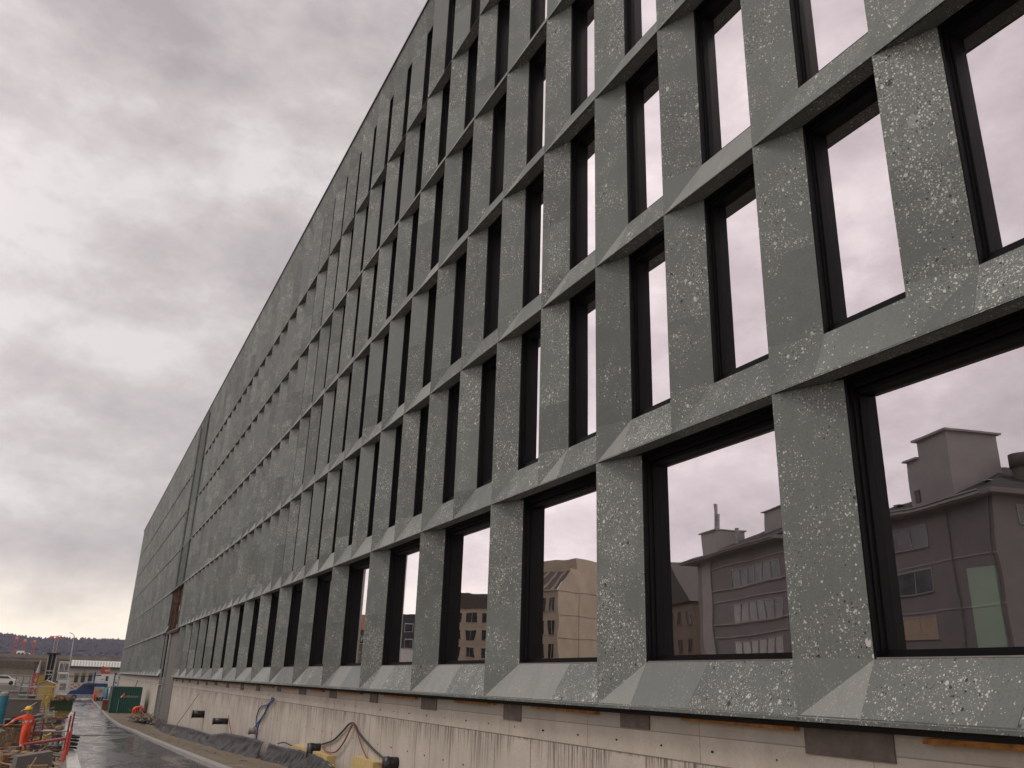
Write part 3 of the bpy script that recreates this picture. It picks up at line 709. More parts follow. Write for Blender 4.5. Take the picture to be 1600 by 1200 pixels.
# 2: taupe block with ribbon windows
O2 = ray(1180, 940)*(74/F); c2, ze2 = on_line(1090, 882, O2, u); O2 = Vector((O2.x+u.x*c2, O2.y+u.y*c2, 0))
Mx, u, n_ = frame_at(O2, AZ)
b2 = empty('ribbon_window_block', (mirp(O2).x, O2.y, GZ), 'taupe block with ribbon windows, wide eave and thin metal flue across the street', 'building')
ln = 17.5
mb = MB(); mb.box(-ln, 0, 0, 12, GZ, ze2, 0, 0, Mx); mb.box(-3.2, -.9, -.02, 0, GZ, ze2, 1, 0, Mx); mb.build('wall', [M['g1'], M['g1l']], b2)
mb = MB(); mb.box(-ln-.5, 2.0, -1.1, 13, ze2, ze2+.28, 0, 0, Mx); mb.build('eave', M['g1'], b2)
mb = MB(); mb.prism([(-.9, ze2+.28), (6, ze2+3.4), (12.8, ze2+.28)], 0, -ln-.2, -3.5, 0, 0, Mx); mb.build('roof', M['g1r'], b2)
mb = MB(); mb.box(-3.9, -.6, .4, 3.5, ze2+.2, ze2+3.0, 0, 0, Mx); mb.box(-4.0, -.3, .2, 3.7, ze2+3.0, ze2+3.12, 0, 0, Mx)
mb.box(-13, -9, 3, 6, ze2+1, ze2+3.9, 0, 0, Mx); mb.box(-13.2, -8.8, 2.8, 6.2, ze2+3.9, ze2+4.0, 0, 0, Mx); mb.build('chimney', M['g1l'], b2)
mb = MB(); mb.cyl((-1.6, 1.5, ze2+3.1), .17, 3.1, 10, 0, Mx); mb.cyl((-1.9, 1.6, ze2+3.1), .17, 2.0, 10, 0, Mx); mb.cyl((-5.6, 1.8, ze2+1), .2, 2.0, 10, 0, Mx); mb.build('flue', M['steel'], b2)
mb = MB(); mb.tube([(-3.35, -.12, GZ), (-3.35, -.12, ze2)], .07, 6, 0, True, Mx); mb.box(-ln, 1.9, -1.2, -1.1, ze2+.16, ze2+.30, 0, 0, Mx); mb.build('downpipe', M['grey'], b2)
mb = MB()
for r_ in range(4): mb.box(-ln, -3.4, -.10, 0, ze2-1.05-3.2*r_, ze2-.95-3.2*r_, 0, 0, Mx); mb.box(-ln, -3.4, -.14, 0, ze2-3.15-3.2*r_, ze2-3.05-3.2*r_, 0, 0, Mx)
mb.build('sill_band', M['g1l'], b2)
r0, rz1 = on_line(1141, 893, O2, u); _, rz0 = on_line(1141, 920, O2, u)
for r_ in range(3): window_row(b2, Mx, 0, [r0-1.55*(i+1) for i in range(int((ln+r0)//1.55))], rz0-3.2*r_, rz1-3.2*r_, 1.5, M['winglass'], M['g1l'], 1)
# 3: brown house between
O3 = ray(1085, 960)*(95/F); c3, ze3 = on_line(1084, 940, O3, Vector((cos(R(30)), -sin(R(30)), 0))); Mx, u3, n3 = frame_at(O3.xy.to_3d(), R(14.6))
b3 = empty('brown_gabled_house', (mirp(O3).x, O3.y, GZ), 'dark brown house with steep roof behind the ribbon window block', 'house')
mb = MB(); mb.box(0, 12, 0, 10, GZ, ze3, 0, 0, Mx); mb.build('wall', M['beigeb'], b3)
mb = MB(); mb.prism([(-.5, ze3), (6, ze3+5.2), (12.5, ze3)], 1, -.5, 10.4, 0, 0, Mx); mb.build('roof', M['broof'], b3)
for r_ in range(3): window_row(b3, Mx, 0, [1+2.6*i for i in range(4)], ze3-2.4-3*r_, ze3-1-3*r_, 1.1, M['wind'], M['beigeb'], 2)
# 4: sandy office block, folded roof
O4 = ray(873, 950)*(118/F); O4.z = 0; az4 = R(-20)
Mx, u4, n4 = frame_at(O4, az4); _, ze4 = on_line(873, 921, O4, u4); _, zt4 = on_line(873, 889, O4, u4)
b4 = empty('sandy_office_block', (mirp(O4).x, O4.y, GZ), 'sandy office block with sloping dark metal roof and flat attic box', 'building')
mb = MB(); mb.box(0, 7.5, 0, 18, GZ, ze4, 0, 0, Mx)
mb.prism([(0, ze4), (3.0, zt4), (18, zt4), (18, ze4)], 0, 0, .3, 0, 0, Mx)
mb.box(.3, 7, 4.2, 16, zt4-.5, zt4+2.0, 0, 0, Mx); mb.box(.3, 7.3, 3.05, 4.2, zt4-.5, zt4+.4, 0, 0, Mx)
for z_ in (ze4-.2, ze4-3.4, ze4-6.6): mb.box(-.03, 0, .1, 18, z_, z_+.09, 1, 0, Mx)
for q in (4.6, 9.2): mb.box(-.03, 0, q, q+.08, GZ, ze4-.25, 1, 0, Mx)
mb.build('wall', [M['beige'], M['beigeb']], b4)
mb = MB(); mb.prism([(-.35, ze4), (2.85, zt4+.05), (3.1, zt4+.05), (-.1, ze4)], 0, .3, 7.6, 0, 0, Mx)
for i in range(5): mb.prism([(-.55, ze4), (2.75, zt4+.12), (3.0, zt4+.12), (-.25, ze4)], 0, .8+1.6*i, 1.15+1.6*i, 1, 0, Mx)
mb.build('roof', [M['broof'], M['beigeb']], b4)
for r_ in range(3): window_row(b4, Mx, 0, [.7+1.7*i for i in range(4)], ze4-2.9-3.2*r_, ze4-1.0-3.2*r_, 1.15, M['wind'], M['beige'], 2)
# 5: sandy block square on
O5 = ray(760, 980)*(150/F); O5.z = 0
# facade square to the mirrored line of sight: u to the left, n away
ua = Vector((sin(R(-65)), cos(R(-65)), 0)); na = Vector((sin(R(25)), cos(R(25)), 0))
Mx = Matrix(((-ua.x, -na.x, 0, 2*XG-O5.x), (ua.y, na.y, 0, O5.y), (0, 0, 1, 0), (0, 0, 0, 1)))
_, zt5 = on_line(740, 928, O5, ua); _, ze5 = on_line(740, 950, O5, ua)
b5 = empty('sandy_apartment_block', (mirp(O5).x, O5.y, GZ), 'cream and sandy apartment block with tall flat brown roof band', 'building')
mb = MB(); mb.box(-8, 7.5, 0, 12, GZ, ze5, 0, 0, Mx)
for r_ in range(3): mb.box(-8, 7.5, -.08, 0, ze5-3.0*r_-3.15, ze5-3.0*r_-2.9, 0, 0, Mx)
mb.build('wall', M['beige'], b5)
mb = MB(); mb.box(-8.1, 7.6, -.3, 12, ze5, zt5, 0, 0, Mx); mb.build('roof', M['broof'], b5)
for r_ in range(3): window_row(b5, Mx, 0, [-7+2.9*i for i in range(5)], ze5-2.5-3.0*r_, ze5-.8-3.0*r_, 2.0, M['wind'], M['beige'], 2)
# 6: slate house with white framed windows
O6 = ray(660, 990)*(157/F); O6.z = 0; Mx = Matrix(((-ua.x, -na.x, 0, 2*XG-O6.x), (ua.y, na.y, 0, O6.y), (0, 0, 1, 0), (0, 0, 0, 1)))
_, z6 = on_line(640, 959, O6, ua); _, zw = on_line(640, 1013, O6, ua)
b6 = empty('slate_house', (mirp(O6).x, O6.y, GZ), 'dark slate clad house with square white framed windows on a white base', 'house')
mb = MB(); mb.box(-1, 9, 0, 8, zw, z6, 0, 0, Mx); mb.box(-1, 9, .1, 7.9, GZ, zw, 1, 0, Mx); mb.build('wall', [M['slate'], M['white']], b6)
for q in (2, 6): 
    for zc in (991, 1016):
        uu, zq = on_line(640, zc, O6, ua); window_row(b6, Mx, 0, [uu-.6+(q-2)], zq+.45, zq+1.9, 1.5, M['wind'], M['white'], 1)
# 7/8: red roofed houses
for (px, top, eav, dist, nm, lb, wm_) in ((578, 958, 985, 165, 'red_roofed_house', 'brown timber house under a red tiled roof beside the slate house', M['beigeb']), (515, 958, 975, 185, 'red_roofed_house', 'sandy house with a small red tiled roof at the far end of the street', M['beige'])):
    O7 = ray(px, 990)*(dist/F); O7.z = 0; Mx = Matrix(((-ua.x, -na.x, 0, 2*XG-O7.x), (ua.y, na.y, 0, O7.y), (0, 0, 1, 0), (0, 0, 0, 1)))
    _, zt = on_line(px-8, top, O7, ua); _, ze_ = on_line(px-8, eav, O7, ua)
    bb = empty(nm, (mirp(O7).x, O7.y, GZ), lb, 'house')
    mb = MB(); mb.box(-2, 9, 0, 9, GZ, ze_, 0, 0, Mx); mb.build('wall', wm_, bb)
    mb = MB(); mb.prism([(-.7, ze_), (4.5, zt), (9.7, ze_)], 0, -2.5, 9.5, 0, 0, Mx); mb.build('roof', M['redroof'], bb)
    for r_ in range(2): window_row(bb, Mx, 0, [-1+2.4*i for i in range(4)], ze_-2.4-3*r_, ze_-1.1-3*r_, 1.2, M['wind'], M['white'], 2)

# ---------------------------------------------------------------- people
def person(loc, rz, J, label, suit, helmet, fingers=True, group=None):
    """J: joint name -> (x, y, z, radius) in the figure's own frame, facing +y"""
    root = empty('person', loc, label, 'person', group); root.rotation_euler[2] = rz
    order = [('pelvis', None), ('waist', 'pelvis'), ('chest', 'waist'), ('neck', 'chest'), ('chin', 'neck'), ('face', 'chin'), ('crown', 'face')]
    for s in 'LR':
        order += [('sh'+s, 'chest'), ('el'+s, 'sh'+s), ('wr'+s, 'el'+s), ('pa'+s, 'wr'+s), ('hip'+s, 'pelvis'), ('kn'+s, 'hip'+s), ('an'+s, 'kn'+s), ('he'+s, 'an'+s), ('to'+s, 'an'+s)]
    V = []; Rr = []; idx = {}; E_ = []; nm = []
    for n_, p_ in order:
        x, y, z, r = J[n_]; idx[n_] = len(V); V.append(Vector((x, y, z))); Rr.append(r); nm.append(n_)
        if p_: E_.append((idx[p_], idx[n_]))
    # nose
    f_ = V[idx['face']]; fd = (V[idx['face']]-V[idx['neck']]); d = Vector(J['look']).normalized()
    V.append(f_+d*.118-Vector((0, 0, .01))); Rr.append(.014); nm.append('nose'); E_.append((idx['face'], len(V)-1))
    for s in 'LR':
        pa = V[idx['pa'+s]]; wr = V[idx['wr'+s]]; a = (pa-wr).normalized(); side = a.cross(Vector((0, 0, 1)));
        side = side.normalized() if side.length > .1 else Vector((1, 0, 0)); dn = a.cross(side).normalized()
        if dn.z > 0: dn = -dn
        for q in range(4):
            b0 = pa+a*.035+side*(.027*(q-1.5)); ln = (.036, .043, .040, .031)[q]
            i0 = len(V); V.append(b0); Rr.append(.010); nm.append('fi'); E_.append((idx['pa'+s], i0))
            V.append(b0+a*ln+dn*.012); Rr.append(.0088); nm.append('fi'); E_.append((i0, i0+1))
            V.append(b0+a*(ln*1.5)+dn*.042); Rr.append(.0075); nm.append('fi'); E_.append((i0+1, i0+2))
        th = len(V); tsgn = 1 if s == 'L' else -1
        V.append(pa-a*.01+side*.045*tsgn); Rr.append(.012); nm.append('fi'); E_.append((idx['pa'+s], th))
        V.append(pa+a*.03+side*.06*tsgn+dn*.02); Rr.append(.010); nm.append('fi'); E_.append((th, th+1))
    me = bpy.data.meshes.new('tmp'); me.from_pydata([tuple(v) for v in V], E_, []); me.update()
    o = bpy.data.objects.new('tmp', me); col.objects.link(o)
    o.modifiers.new('s', 'SKIN'); sub = o.modifiers.new('u', 'SUBSURF'); sub.levels = 2; sub.render_levels = 2
    for v_, r in zip(me.skin_vertices[0].data, Rr): v_.radius = (r, r)
    me.skin_vertices[0].data[0].use_root = True
    bpy.context.view_layer.update()
    dg = bpy.context.evaluated_depsgraph_get(); m2 = bpy.data.meshes.new_from_object(o.evaluated_get(dg))
    bpy.data.objects.remove(o); m2.name = 'body'
    for m_ in (suit, M['skin'], M['boot'], M['stripe']): m2.materials.append(m_)
    segs = [(V[a], V[b], nm[b], nm[a]) for a, b in E_]
    for pl in m2.polygons:
        c = pl.center; best = None
        for a, b, nb, na in segs:
            ab = b-a; t = max(0, min(1, (c-a).dot(ab)/max(ab.length_squared, 1e-9))); d2 = (c-a-ab*t).length
            if best is None or d2 < best[0]: best = (d2, nb, na, t)
        _, nb, na, t = best; mi = 0
        if nb in ('chin', 'face', 'crown', 'nose', 'fi') or nb[:2] == 'pa': mi = 1
        elif nb[:2] in ('he', 'to'): mi = 2
        elif (nb[:2] == 'an' and (.30 < t < .38 or .48 < t < .56)) or (nb[:2] == 'wr' and .2 < t < .42) or (nb == 'chest' and .35 < t < .55): mi = 3
        pl.material_index = mi; pl.use_smooth = True
    bo = bpy.data.objects.new('body', m2); col.objects.link(bo); bo.parent = root
    cr_ = V[idx['crown']]; fc = V[idx['face']]; upv = (cr_-V[idx['neck']]).normalized()
    rot = Vector((0, 0, 1)).rotation_difference(upv).to_matrix().to_4x4()
    if helmet:
        hm = MB(); T = Matrix.Translation(fc+upv*.035) @ rot
        ring = [(.152, 0), (.150, .05), (.128, .10), (.082, .138), (.02, .150)]
        for i in range(4):
            for k in range(14):
                a0, a1 = 2*pi*k/14, 2*pi*(k+1)/14
                q = [T @ Vector((ring[i][0]*.9*cos(a0), ring[i][0]*sin(a0), ring[i][1])), T @ Vector((ring[i][0]*.9*cos(a1), ring[i][0]*sin(a1), ring[i][1])), T @ Vector((ring[i+1][0]*.9*cos(a1), ring[i+1][0]*sin(a1), ring[i+1][1])), T @ Vector((ring[i+1][0]*.9*cos(a0), ring[i+1][0]*sin(a0), ring[i+1][1]))]
                hm.face(q)
        look = Vector(J['look']).normalized()
        cc = fc+upv*.035+look*.15; s_ = look.cross(upv).normalized()
        for sg in (1,): hm.face([cc-s_*.09-look*.02, cc+s_*.09-look*.02, cc+s_*.06+look*.05-upv*.01, cc-s_*.06+look*.05-upv*.01])
        hm.build('helmet', helmet, root, True, world=False)
    look = Vector(J['look']).normalized(); s_ = look.cross(upv).normalized()
    ey = MB()
    for sg in (-1, 1): ey.blob(fc+look*.098+s_*.034*sg+upv*.018, .012, 8, 5, 0)
    ey.build('eyes', M['boot'], root, True, world=False)
    mo = MB(); mo.cbox(fc+look*.098-upv*.055, (.045, .02, .010), math.atan2(s_.y, s_.x)); mo.build('mouth', M['redl'], root, world=False)
    er = MB()
    for sg in (-1, 1): er.blob(fc+s_*.098*sg, .026, 8, 5, 0, 0, None, (.5, 1, 1.2))
    er.build('ears', M['skin'], root, True, world=False)
    return root
def pose_stand(lean=0, armL=None, armR=None, look=(0, 1, -.2), step=.12):
    l = lean
    J = dict(pelvis=(0, 0, .95, .15), waist=(0, l*.3, 1.12, .145), chest=(0, l*.8, 1.33, .165), neck=(0, l, 1.50, .062), chin=(0, l+.03, 1.56, .075), face=(0, l+.03, 1.63, .098), crown=(0, l+.02, 1.71, .082), look=look)
    for s, g_ in (('L', -1), ('R', 1)):
        J['hip'+s] = (.10*g_, 0, .88, .115); J['kn'+s] = (.12*g_, step*g_*.5+.03, .50, .082); J['an'+s] = (.13*g_, step*g_, .10, .060); J['he'+s] = (.13*g_, step*g_-.05, .045, .045); J['to'+s] = (.14*g_, step*g_+.16, .04, .045)
        J['sh'+s] = (.20*g_, l*.9, 1.41, .075); arm = armL if s == 'L' else armR
        if arm is None: arm = ((.25*g_, l*.8, 1.13), (.24*g_, l+.12, .90), (.23*g_, l+.15, .82))
        J['el'+s] = (*arm[0], .058); J['wr'+s] = (*arm[1], .042); J['pa'+s] = (*arm[2], .034)
    return J
def pose_bent(look=(0, .6, -.8)):
    J = dict(pelvis=(0, 0, .86, .15), waist=(0, .18, .98, .14), chest=(0, .42, 1.05, .16), neck=(0, .60, 1.07, .062), chin=(0, .66, 1.06, .075), face=(0, .71, 1.03, .096), crown=(0, .79, 1.06, .08), look=look)
    for s, g_ in (('L', -1), ('R', 1)):
        J['hip'+s] = (.10*g_, -.02, .80, .115); J['kn'+s] = (.14*g_, .10+.08*g_, .45, .085); J['an'+s] = (.15*g_, .0+.12*g_, .10, .06); J['he'+s] = (.15*g_, -.05+.12*g_, .045, .045); J['to'+s] = (.16*g_, .16+.12*g_, .04, .045)
        J['sh'+s] = (.20*g_, .47, 1.0, .075); J['el'+s] = (.22*g_, .52, .74, .057); J['wr'+s] = (.15*g_, .62, .54, .042); J['pa'+s] = (.13*g_, .65, .46, .034)
    return J
pA = hit(33, 1180)
person(pA, R(35), pose_stand(.10, ((-.42, .22, 1.30), (-.55, .40, 1.12), (-.60, .47, 1.09)), ((.30, .10, 1.14), (.24, .30, 1.00), (.20, .37, .98)), (-.3, 1, -.45), .12), 'worker in orange hi-vis suit and yellow helmet leaning over boards by the red trestle', M['orange'], M['helmet'])
pB = hit(147, 1097)
person(pB, R(160), pose_stand(.12, None, None, (0, 1, -.4), .15), 'worker in orange suit walking on the road edge behind the blue van', M['orange'], None)
pC = hit(207, 1122)
person(pC, R(-62), pose_bent(), 'worker in orange suit bending over rubble beside the green container', M['orange'], M['helmw'])

# ---------------------------------------------------------------- site objects, left of the road
def pl(mb_list, name, px, py, label, cat, rz=0, at=None, group=None):
    """thing placed where the photo shows its foot; mb_list = [(part name, builder, material, parent index or None)] in local coordinates"""
    p = at if at is not None else hit(px, py)
    r = empty(name, p, label, cat, group); r.rotation_euler[2] = rz; made = []
    for nm_, mb_, m_, pi_ in mb_list:
        made.append(mb_.build(nm_, m_, r if pi_ is None else made[pi_], world=False))
    return r
def at2(px, py, Y): p = aty(px, py, Y); p.z = gz(p.x, p.y); return p
# red steel trestle
pa, pb = hit(36, 1181), hit(99, 1186)
bar = MB(); za = aty(36, 1163, pa.y).z; zb_ = aty(99, 1153, pb.y).z
r = empty('steel_trestle', pa, 'red painted steel trestle with one long cross bar beside the orange worker', 'trestle')
m_ = MB(); m_.tube([(pa.x-.02, pa.y, za), (pb.x+.06, pb.y, zb_)], .055, 10); m_.build('cross_bar', M['red'], r)
for (q, top) in ((pa, 1158), (hit(45, 1179), 1128), (hit(59, 1172), 1125)):
    m_ = MB(); t_ = aty(36, top, q.y).z; m_.tube([q, (q.x, q.y, t_)], .035, 8); m_.box(q.x-.09, q.x+.09, q.y-.09, q.y+.09, q.z, q.z+.02); m_.build('post', M['red'], r)
for (px, top) in ((96, 1118), (101, 1112)):
    q = at2(px, 1190, pb.y+.1*(px-96)); t_ = aty(px, top, q.y).z; m_ = MB(); m_.tube([q, (q.x+.02, q.y, t_)], .027, 8); m_.box(q.x-.1, q.x+.1, q.y-.1, q.y+.1, q.z, q.z+.02); m_.build('post', M['red'], r)
m_ = MB(); q = at2(97, 1200, pb.y-1.5); m_.tube([q, q+Vector((0, 0, .80))], .032, 10); m_.tube([q, q+Vector((0, 0, .30))], .07, 12); m_.tube([q+Vector((.06, 0, .1)), q+Vector((.07, 0, .9))], .02, 8)
tag(m_.build('jack', M['redl']), 'bright red hydraulic jack standing in front of the red trestle', 'jack')
# concrete block
q = hit(46, 1212); q.z = gz(q.x, q.y)
m_ = MB(); m_.prism([(-.46, 0), (.46, 0), (.42, .62), (-.44, .50)], 1, -.25, .25)
o = m_.build('concrete_block', M['concd']); o.location = q; o.rotation_euler[2] = R(14); o['label'] = 'dark concrete block with sloping top, lying at the bottom left corner'; o['category'] = 'block'
m_ = MB(); m_.cbox((0, 0, .59), (.9, .55, .03), 0, 0, None, 0, R(-7.5))
# boards
q = hit(10, 1183)
def boards(name, px, py, n, ln, wdt, rz, lean, label, m, gap=.03):
    q_ = hit(px, py); m1 = MB(); rr = random.Random(px)
    for i in range(n):
        L_ = ln*rr.uniform(.85, 1.1); m1.cbox((-n*(wdt+gap)/2+i*(wdt+gap), 0, L_/2*cos(lean)), (wdt, .035, L_), 0, 0, None, lean+rr.uniform(-.03, .03), rr.uniform(-.04, .04))
    o_ = m1.build(name, m); o_.location = q_; o_.rotation_euler[2] = rz; return tag(o_, label, 'boards')
boards('leaning_boards', 14, 1176, 6, .95, .11, R(10), R(12), 'row of brown boards standing upright in front of the orange worker', M['board'])
m_ = MB(); q = hit(4, 1176); 
m_.cbox((-.1, .1, 1.02), (1.3, .8, .03), R(8), 0, None, R(-10)); m_.cbox((-.4, .1, .5), (.08, .08, 1.0)); m_.cbox((.3, .3, .5), (.08, .08, 1.0)); m_.cbox((-.4, .4, .5), (.08, .08, 1.0))
o = tag(m_.build('plywood_table', M['timber']), 'rough plywood table the orange worker reaches over', 'table'); o.location = q
for i, (x0, y0, x1, y1) in enumerate(((-5, 1176, 62, 1186), (18, 1186, 96, 1180), (-5, 1192, 26, 1196), (60, 1190, 92, 1196), (52, 1178, 66, 1162))):
    a, b_ = hit(x0, y0), hit(x1, y1); m_ = MB(); d_ = b_-a
    m_.cbox((0, 0, .08+.03*i), (d_.length, .14, .05), math.atan2(d_.y, d_.x)); o = m_.build('timber_plank', M['board'] if i != 1 else M['timber']); o.location = (a+b_)/2
    tag(o, ('long grey plank lying under the orange worker', 'pale plank lying beneath the red trestle', 'short plank at the very left edge of the frame', 'plank lying right of the dark concrete block', 'narrow plank propped behind the red trestle')[i], 'plank', 'planks lying about the worksite')
# teal tank
q = hit(-3, 1132); m_ = MB(); top = aty(4, 1087, q.y).z-q.z
m_.tube([(0, 0, 0), (0, 0, top)], .33, 20); m2_ = MB(); m2_.tube([(0, 0, top), (0, 0, top+.2), (0, 0, top+.3)], [.34, .33, .2], 20)
pl([('tank_body', m_, M['teal'], None), ('lid', m2_, M['conc'], None)], 'water_tank', 0, 0, 'teal cylindrical tank with a grey lid at the left edge', 'tank', 0, q)
# retaining wall with coping, and sloping coping
a, b_ = hit(-25, 1122), hit(62, 1118); zt = aty(10, 1093, a.y).z
r = empty('retaining_wall', (a+b_)/2, 'low grey concrete retaining wall with pale coping behind the orange worker', 'wall')
m_ = MB(); m_.box(a.x-6, b_.x, a.y, a.y+.35, -5, zt); m_.build('wall_body', M['concd'], r)
m_ = MB(); m_.box(a.x-6, b_.x+.03, a.y-.04, a.y+.39, zt, zt+.1); m_.build('coping', M['conc'], r)
p1, p2 = aty(67, 1093, a.y+1.5), aty(33, 1112, a.y-3.5); m_ = MB(); d_ = p2-p1
m_.tube([p1, p2], .07, 4); o = tag(m_.build('sloping_rail', M['conc']), 'pale sloping rail running down in front of the low retaining wall', 'rail')
# bundles of bars and boards between wall and skip
for i, (px, py, n_, m, lb) in enumerate(((58, 1128, 7, M['dark'], 'dark bundle of reinforcing bars on trestles left of the yellow lifting frame'), (66, 1140, 6, M['board'], 'stack of brown boards under the yellow lifting frame'), (52, 1116, 6, M['grey'], 'grey stack of formwork panels beside the sloping rail'), (84, 1132, 6, M['rust'], 'heap of rusty beams below the green skip'))):
    q = hit(px, py); m_ = MB(); rr = random.Random(i)
    for k in range(n_):
        m_.cbox((rr.uniform(-.15, .15), rr.uniform(-.3, .3), .06+.09*k), (1.3+rr.uniform(-.3, .3), .5+rr.uniform(-.2, .3), .045), rr.uniform(-.12, .12), 0, None, 0, rr.uniform(-.06, .06))
    m_.cbox((-.4, 0, .02), (.1, .7, .06)); m_.cbox((.4, 0, .02), (.1, .7, .06))
    o = m_.build('material_stack', m); o.location = q; tag(o, lb, 'stack', 'stacks of building material left of the road')
# yellow lifting frame with warning triangle
q = hit(73, 1136); sY = q.y; r = empty('lifting_frame', q, 'yellow steel lifting frame with a white triangular sign', 'frame')
def seg(px0, py0, px1, py1, rr_, mb): mb.tube([aty(px0, py0, sY), aty(px1, py1, sY)], rr_, 6)
m_ = MB(); seg(58, 1116, 86, 1117, .05, m_); m_.build('beam', M['yellow'], r)
m_ = MB(); seg(72, 1094, 72, 1132, .05, m_); seg(72, 1092, 76, 1088, .06, m_); m_.build('upright', M['yellow'], r)
m_ = MB(); c = aty(83, 1115, sY-.1); m_.prism([(c.x-.14, c.z-.12), (c.x+.14, c.z-.12), (c.x, c.z+.14)], 1, c.y, c.y+.01); m_.build('warning_sign', M['offw'], r)
m_ = MB(); 
for s_ in (-1, 1): m_.box(q.x-.3, q.x+.3, q.y+.3*s_, q.y+.3*s_+.06, q.z, q.z+.06)
m_.build('foot', M['yellow'], r)
# green and ochre skip
q = hit(92, 1122); sk = MB(); W = (aty(110, 1110, q.y)-aty(75, 1110, q.y)).x/2; Ht = aty(92, 1094, q.y).z-q.z
sk.prism([(-W, Ht*.45), (W, Ht*.45), (W*1.0, Ht), (-W*1.0, Ht)], 1, -1.2, 1.2)
lo_ = MB(); lo_.prism([(-W*.35, .12), (W*.72, .12), (W*.98, Ht*.445), (-W*.5, Ht*.445)], 1, -1.0, 1.19)
rim = MB(); rim.box(-W-.05, W+.05, -1.26, -1.18, Ht-.08, Ht+.02); rim.box(-W-.05, W+.05, 1.18, 1.26, Ht-.08, Ht+.02)
ft = MB(); ft.box(-W*.4, W*.8, -1.0, -.85, 0, .12); ft.box(-W*.4, W*.8, .85, 1.0, 0, .12)
pl([('upper_shell', sk, M['greens'], None), ('lower_shell', lo_, M['ochre'], None), ('rim', rim, M['greens'], 0), ('skid', ft, M['dark'], None)], 'skip', 0, 0, 'dark green and ochre steel skip full of rubble at the left edge of the road', 'skip', 0, q)
m_ = MB()
for i in range(40): m_.blob((q.x+random.uniform(-W, W)*.9, q.y+random.uniform(-1, 1), q.z+Ht+random.uniform(-.02, .16)), random.uniform(.08, .22), 6, 4, .3)
tag(m_.build('rubble', M['rust']), 'reddish brown broken rubble heaped in the green skip', 'rubble', kind='stuff')
# worktable with jars, bag, tool, coil of pipe
q = hit(82, 1172); qt = aty(82, 1141, q.y).z-q.z
t_ = MB(); t_.box(-.62, .55, -.35, .35, qt-.05, qt); lg = [MB() for _ in range(4)]
for i, (x_, y_) in enumerate(((-.55, -.3), (.5, -.3), (-.55, .3), (.5, .3))): lg[i].box(x_-.03, x_+.03, y_-.03, y_+.03, 0, qt-.05)
pl([('tabletop', t_, M['steel'], None)]+[('leg', l_, M['dark'], None) for l_ in lg], 'work_table', 0, 0, 'grey metal work table standing behind the red trestle', 'table', 0, q)
for i, dx in enumerate((-.12, .08, .28)):
    m_ = MB(); m_.tube([(0, 0, 0), (0, 0, .34), (0, 0, .40), (0, 0, .46)], [.085, .085, .045, .045], 12); o = m_.build('gas_bottle', M['steel' if i != 1 else 'grey'], None, True); o.location = q+Vector((dx, -.48, 0)); tag(o, ('left of three grey gas bottles in front of the work table', 'middle one of three grey gas bottles in front of the work table', 'right of three grey gas bottles in front of the work table')[i], 'gas bottle', 'gas bottles in front of the work table')
m_ = MB(); m_.blob((0, 0, .1), .17, 9, 6, .15, 0, None, (1.2, .8, .65)); o = m_.build('sack', M['board'], None, True); o.location = q+Vector((.1, 0, qt)); tag(o, 'crumpled brown sack lying on the work table', 'sack')
m_ = MB(); m_.cbox((0, 0, .14), (.5, .22, .18), .3); m_.tube([(-.4, 0, .1), (.45, .1, .38)], .025, 6); m_.tube([(.2, .1, .22), (.5, .16, .42)], .05, 8); o = m_.build('breaker_hammer', M['yellow']); o.location = hit(58, 1166)+Vector((0, 0, .15)); tag(o, 'yellow and dark hand breaker lying behind the red cross bar', 'power tool')
q = hit(109, 1176)
for i in range(5):
    m_ = MB(); pts = [(.17*cos(a*pi/8), .17*sin(a*pi/8), 0) for a in range(17)]; m_.tube(pts, .035, 8, 0, False); o = m_.build('pipe_ring', M['pipe'], None, True); o.location = q+Vector((-.02+.01*i, 0, .04+.11*i)); o.rotation_euler = (R(6*(-1)**i), R(5), 0)
    tag(o, ('lowest', 'second', 'third', 'fourth', 'topmost')[i]+' black plastic ring stacked at the left kerb of the road', 'ring', 'stack of black plastic rings')
# wooden shed
q = at2(68.5, 1093, 125); zb0 = aty(67, 1093, 125).z; S = 125/1540; W = 10.5*S; Ht = aty(67, 1063.5, 125).z-q.z
w_ = MB(); w_.prism([(-W, 0), (W, 0), (W, Ht*.88), (0, Ht), (-W, Ht*.88)], 1, -.9, .9)
for i in range(8): w_.box(-W+.02+i*W/4, -W+.035+i*W/4, -.91, -.9, .05, Ht*.86)
rf = MB(); rf.prism([(-W-.12, Ht*.87), (0, Ht*.995), (W+.12, Ht*.87), (W+.12, Ht*.87+.07), (0, Ht+.08), (-W-.12, Ht*.87+.07)], 1, -1.05, 1.0)
pl([('wall', w_, M['insul'], None), ('roof', rf, M['offw'], None)], 'wooden_shed', 0, 0, 'narrow yellow wooden shed with a shallow gabled roof', 'shed', R(-6), q)
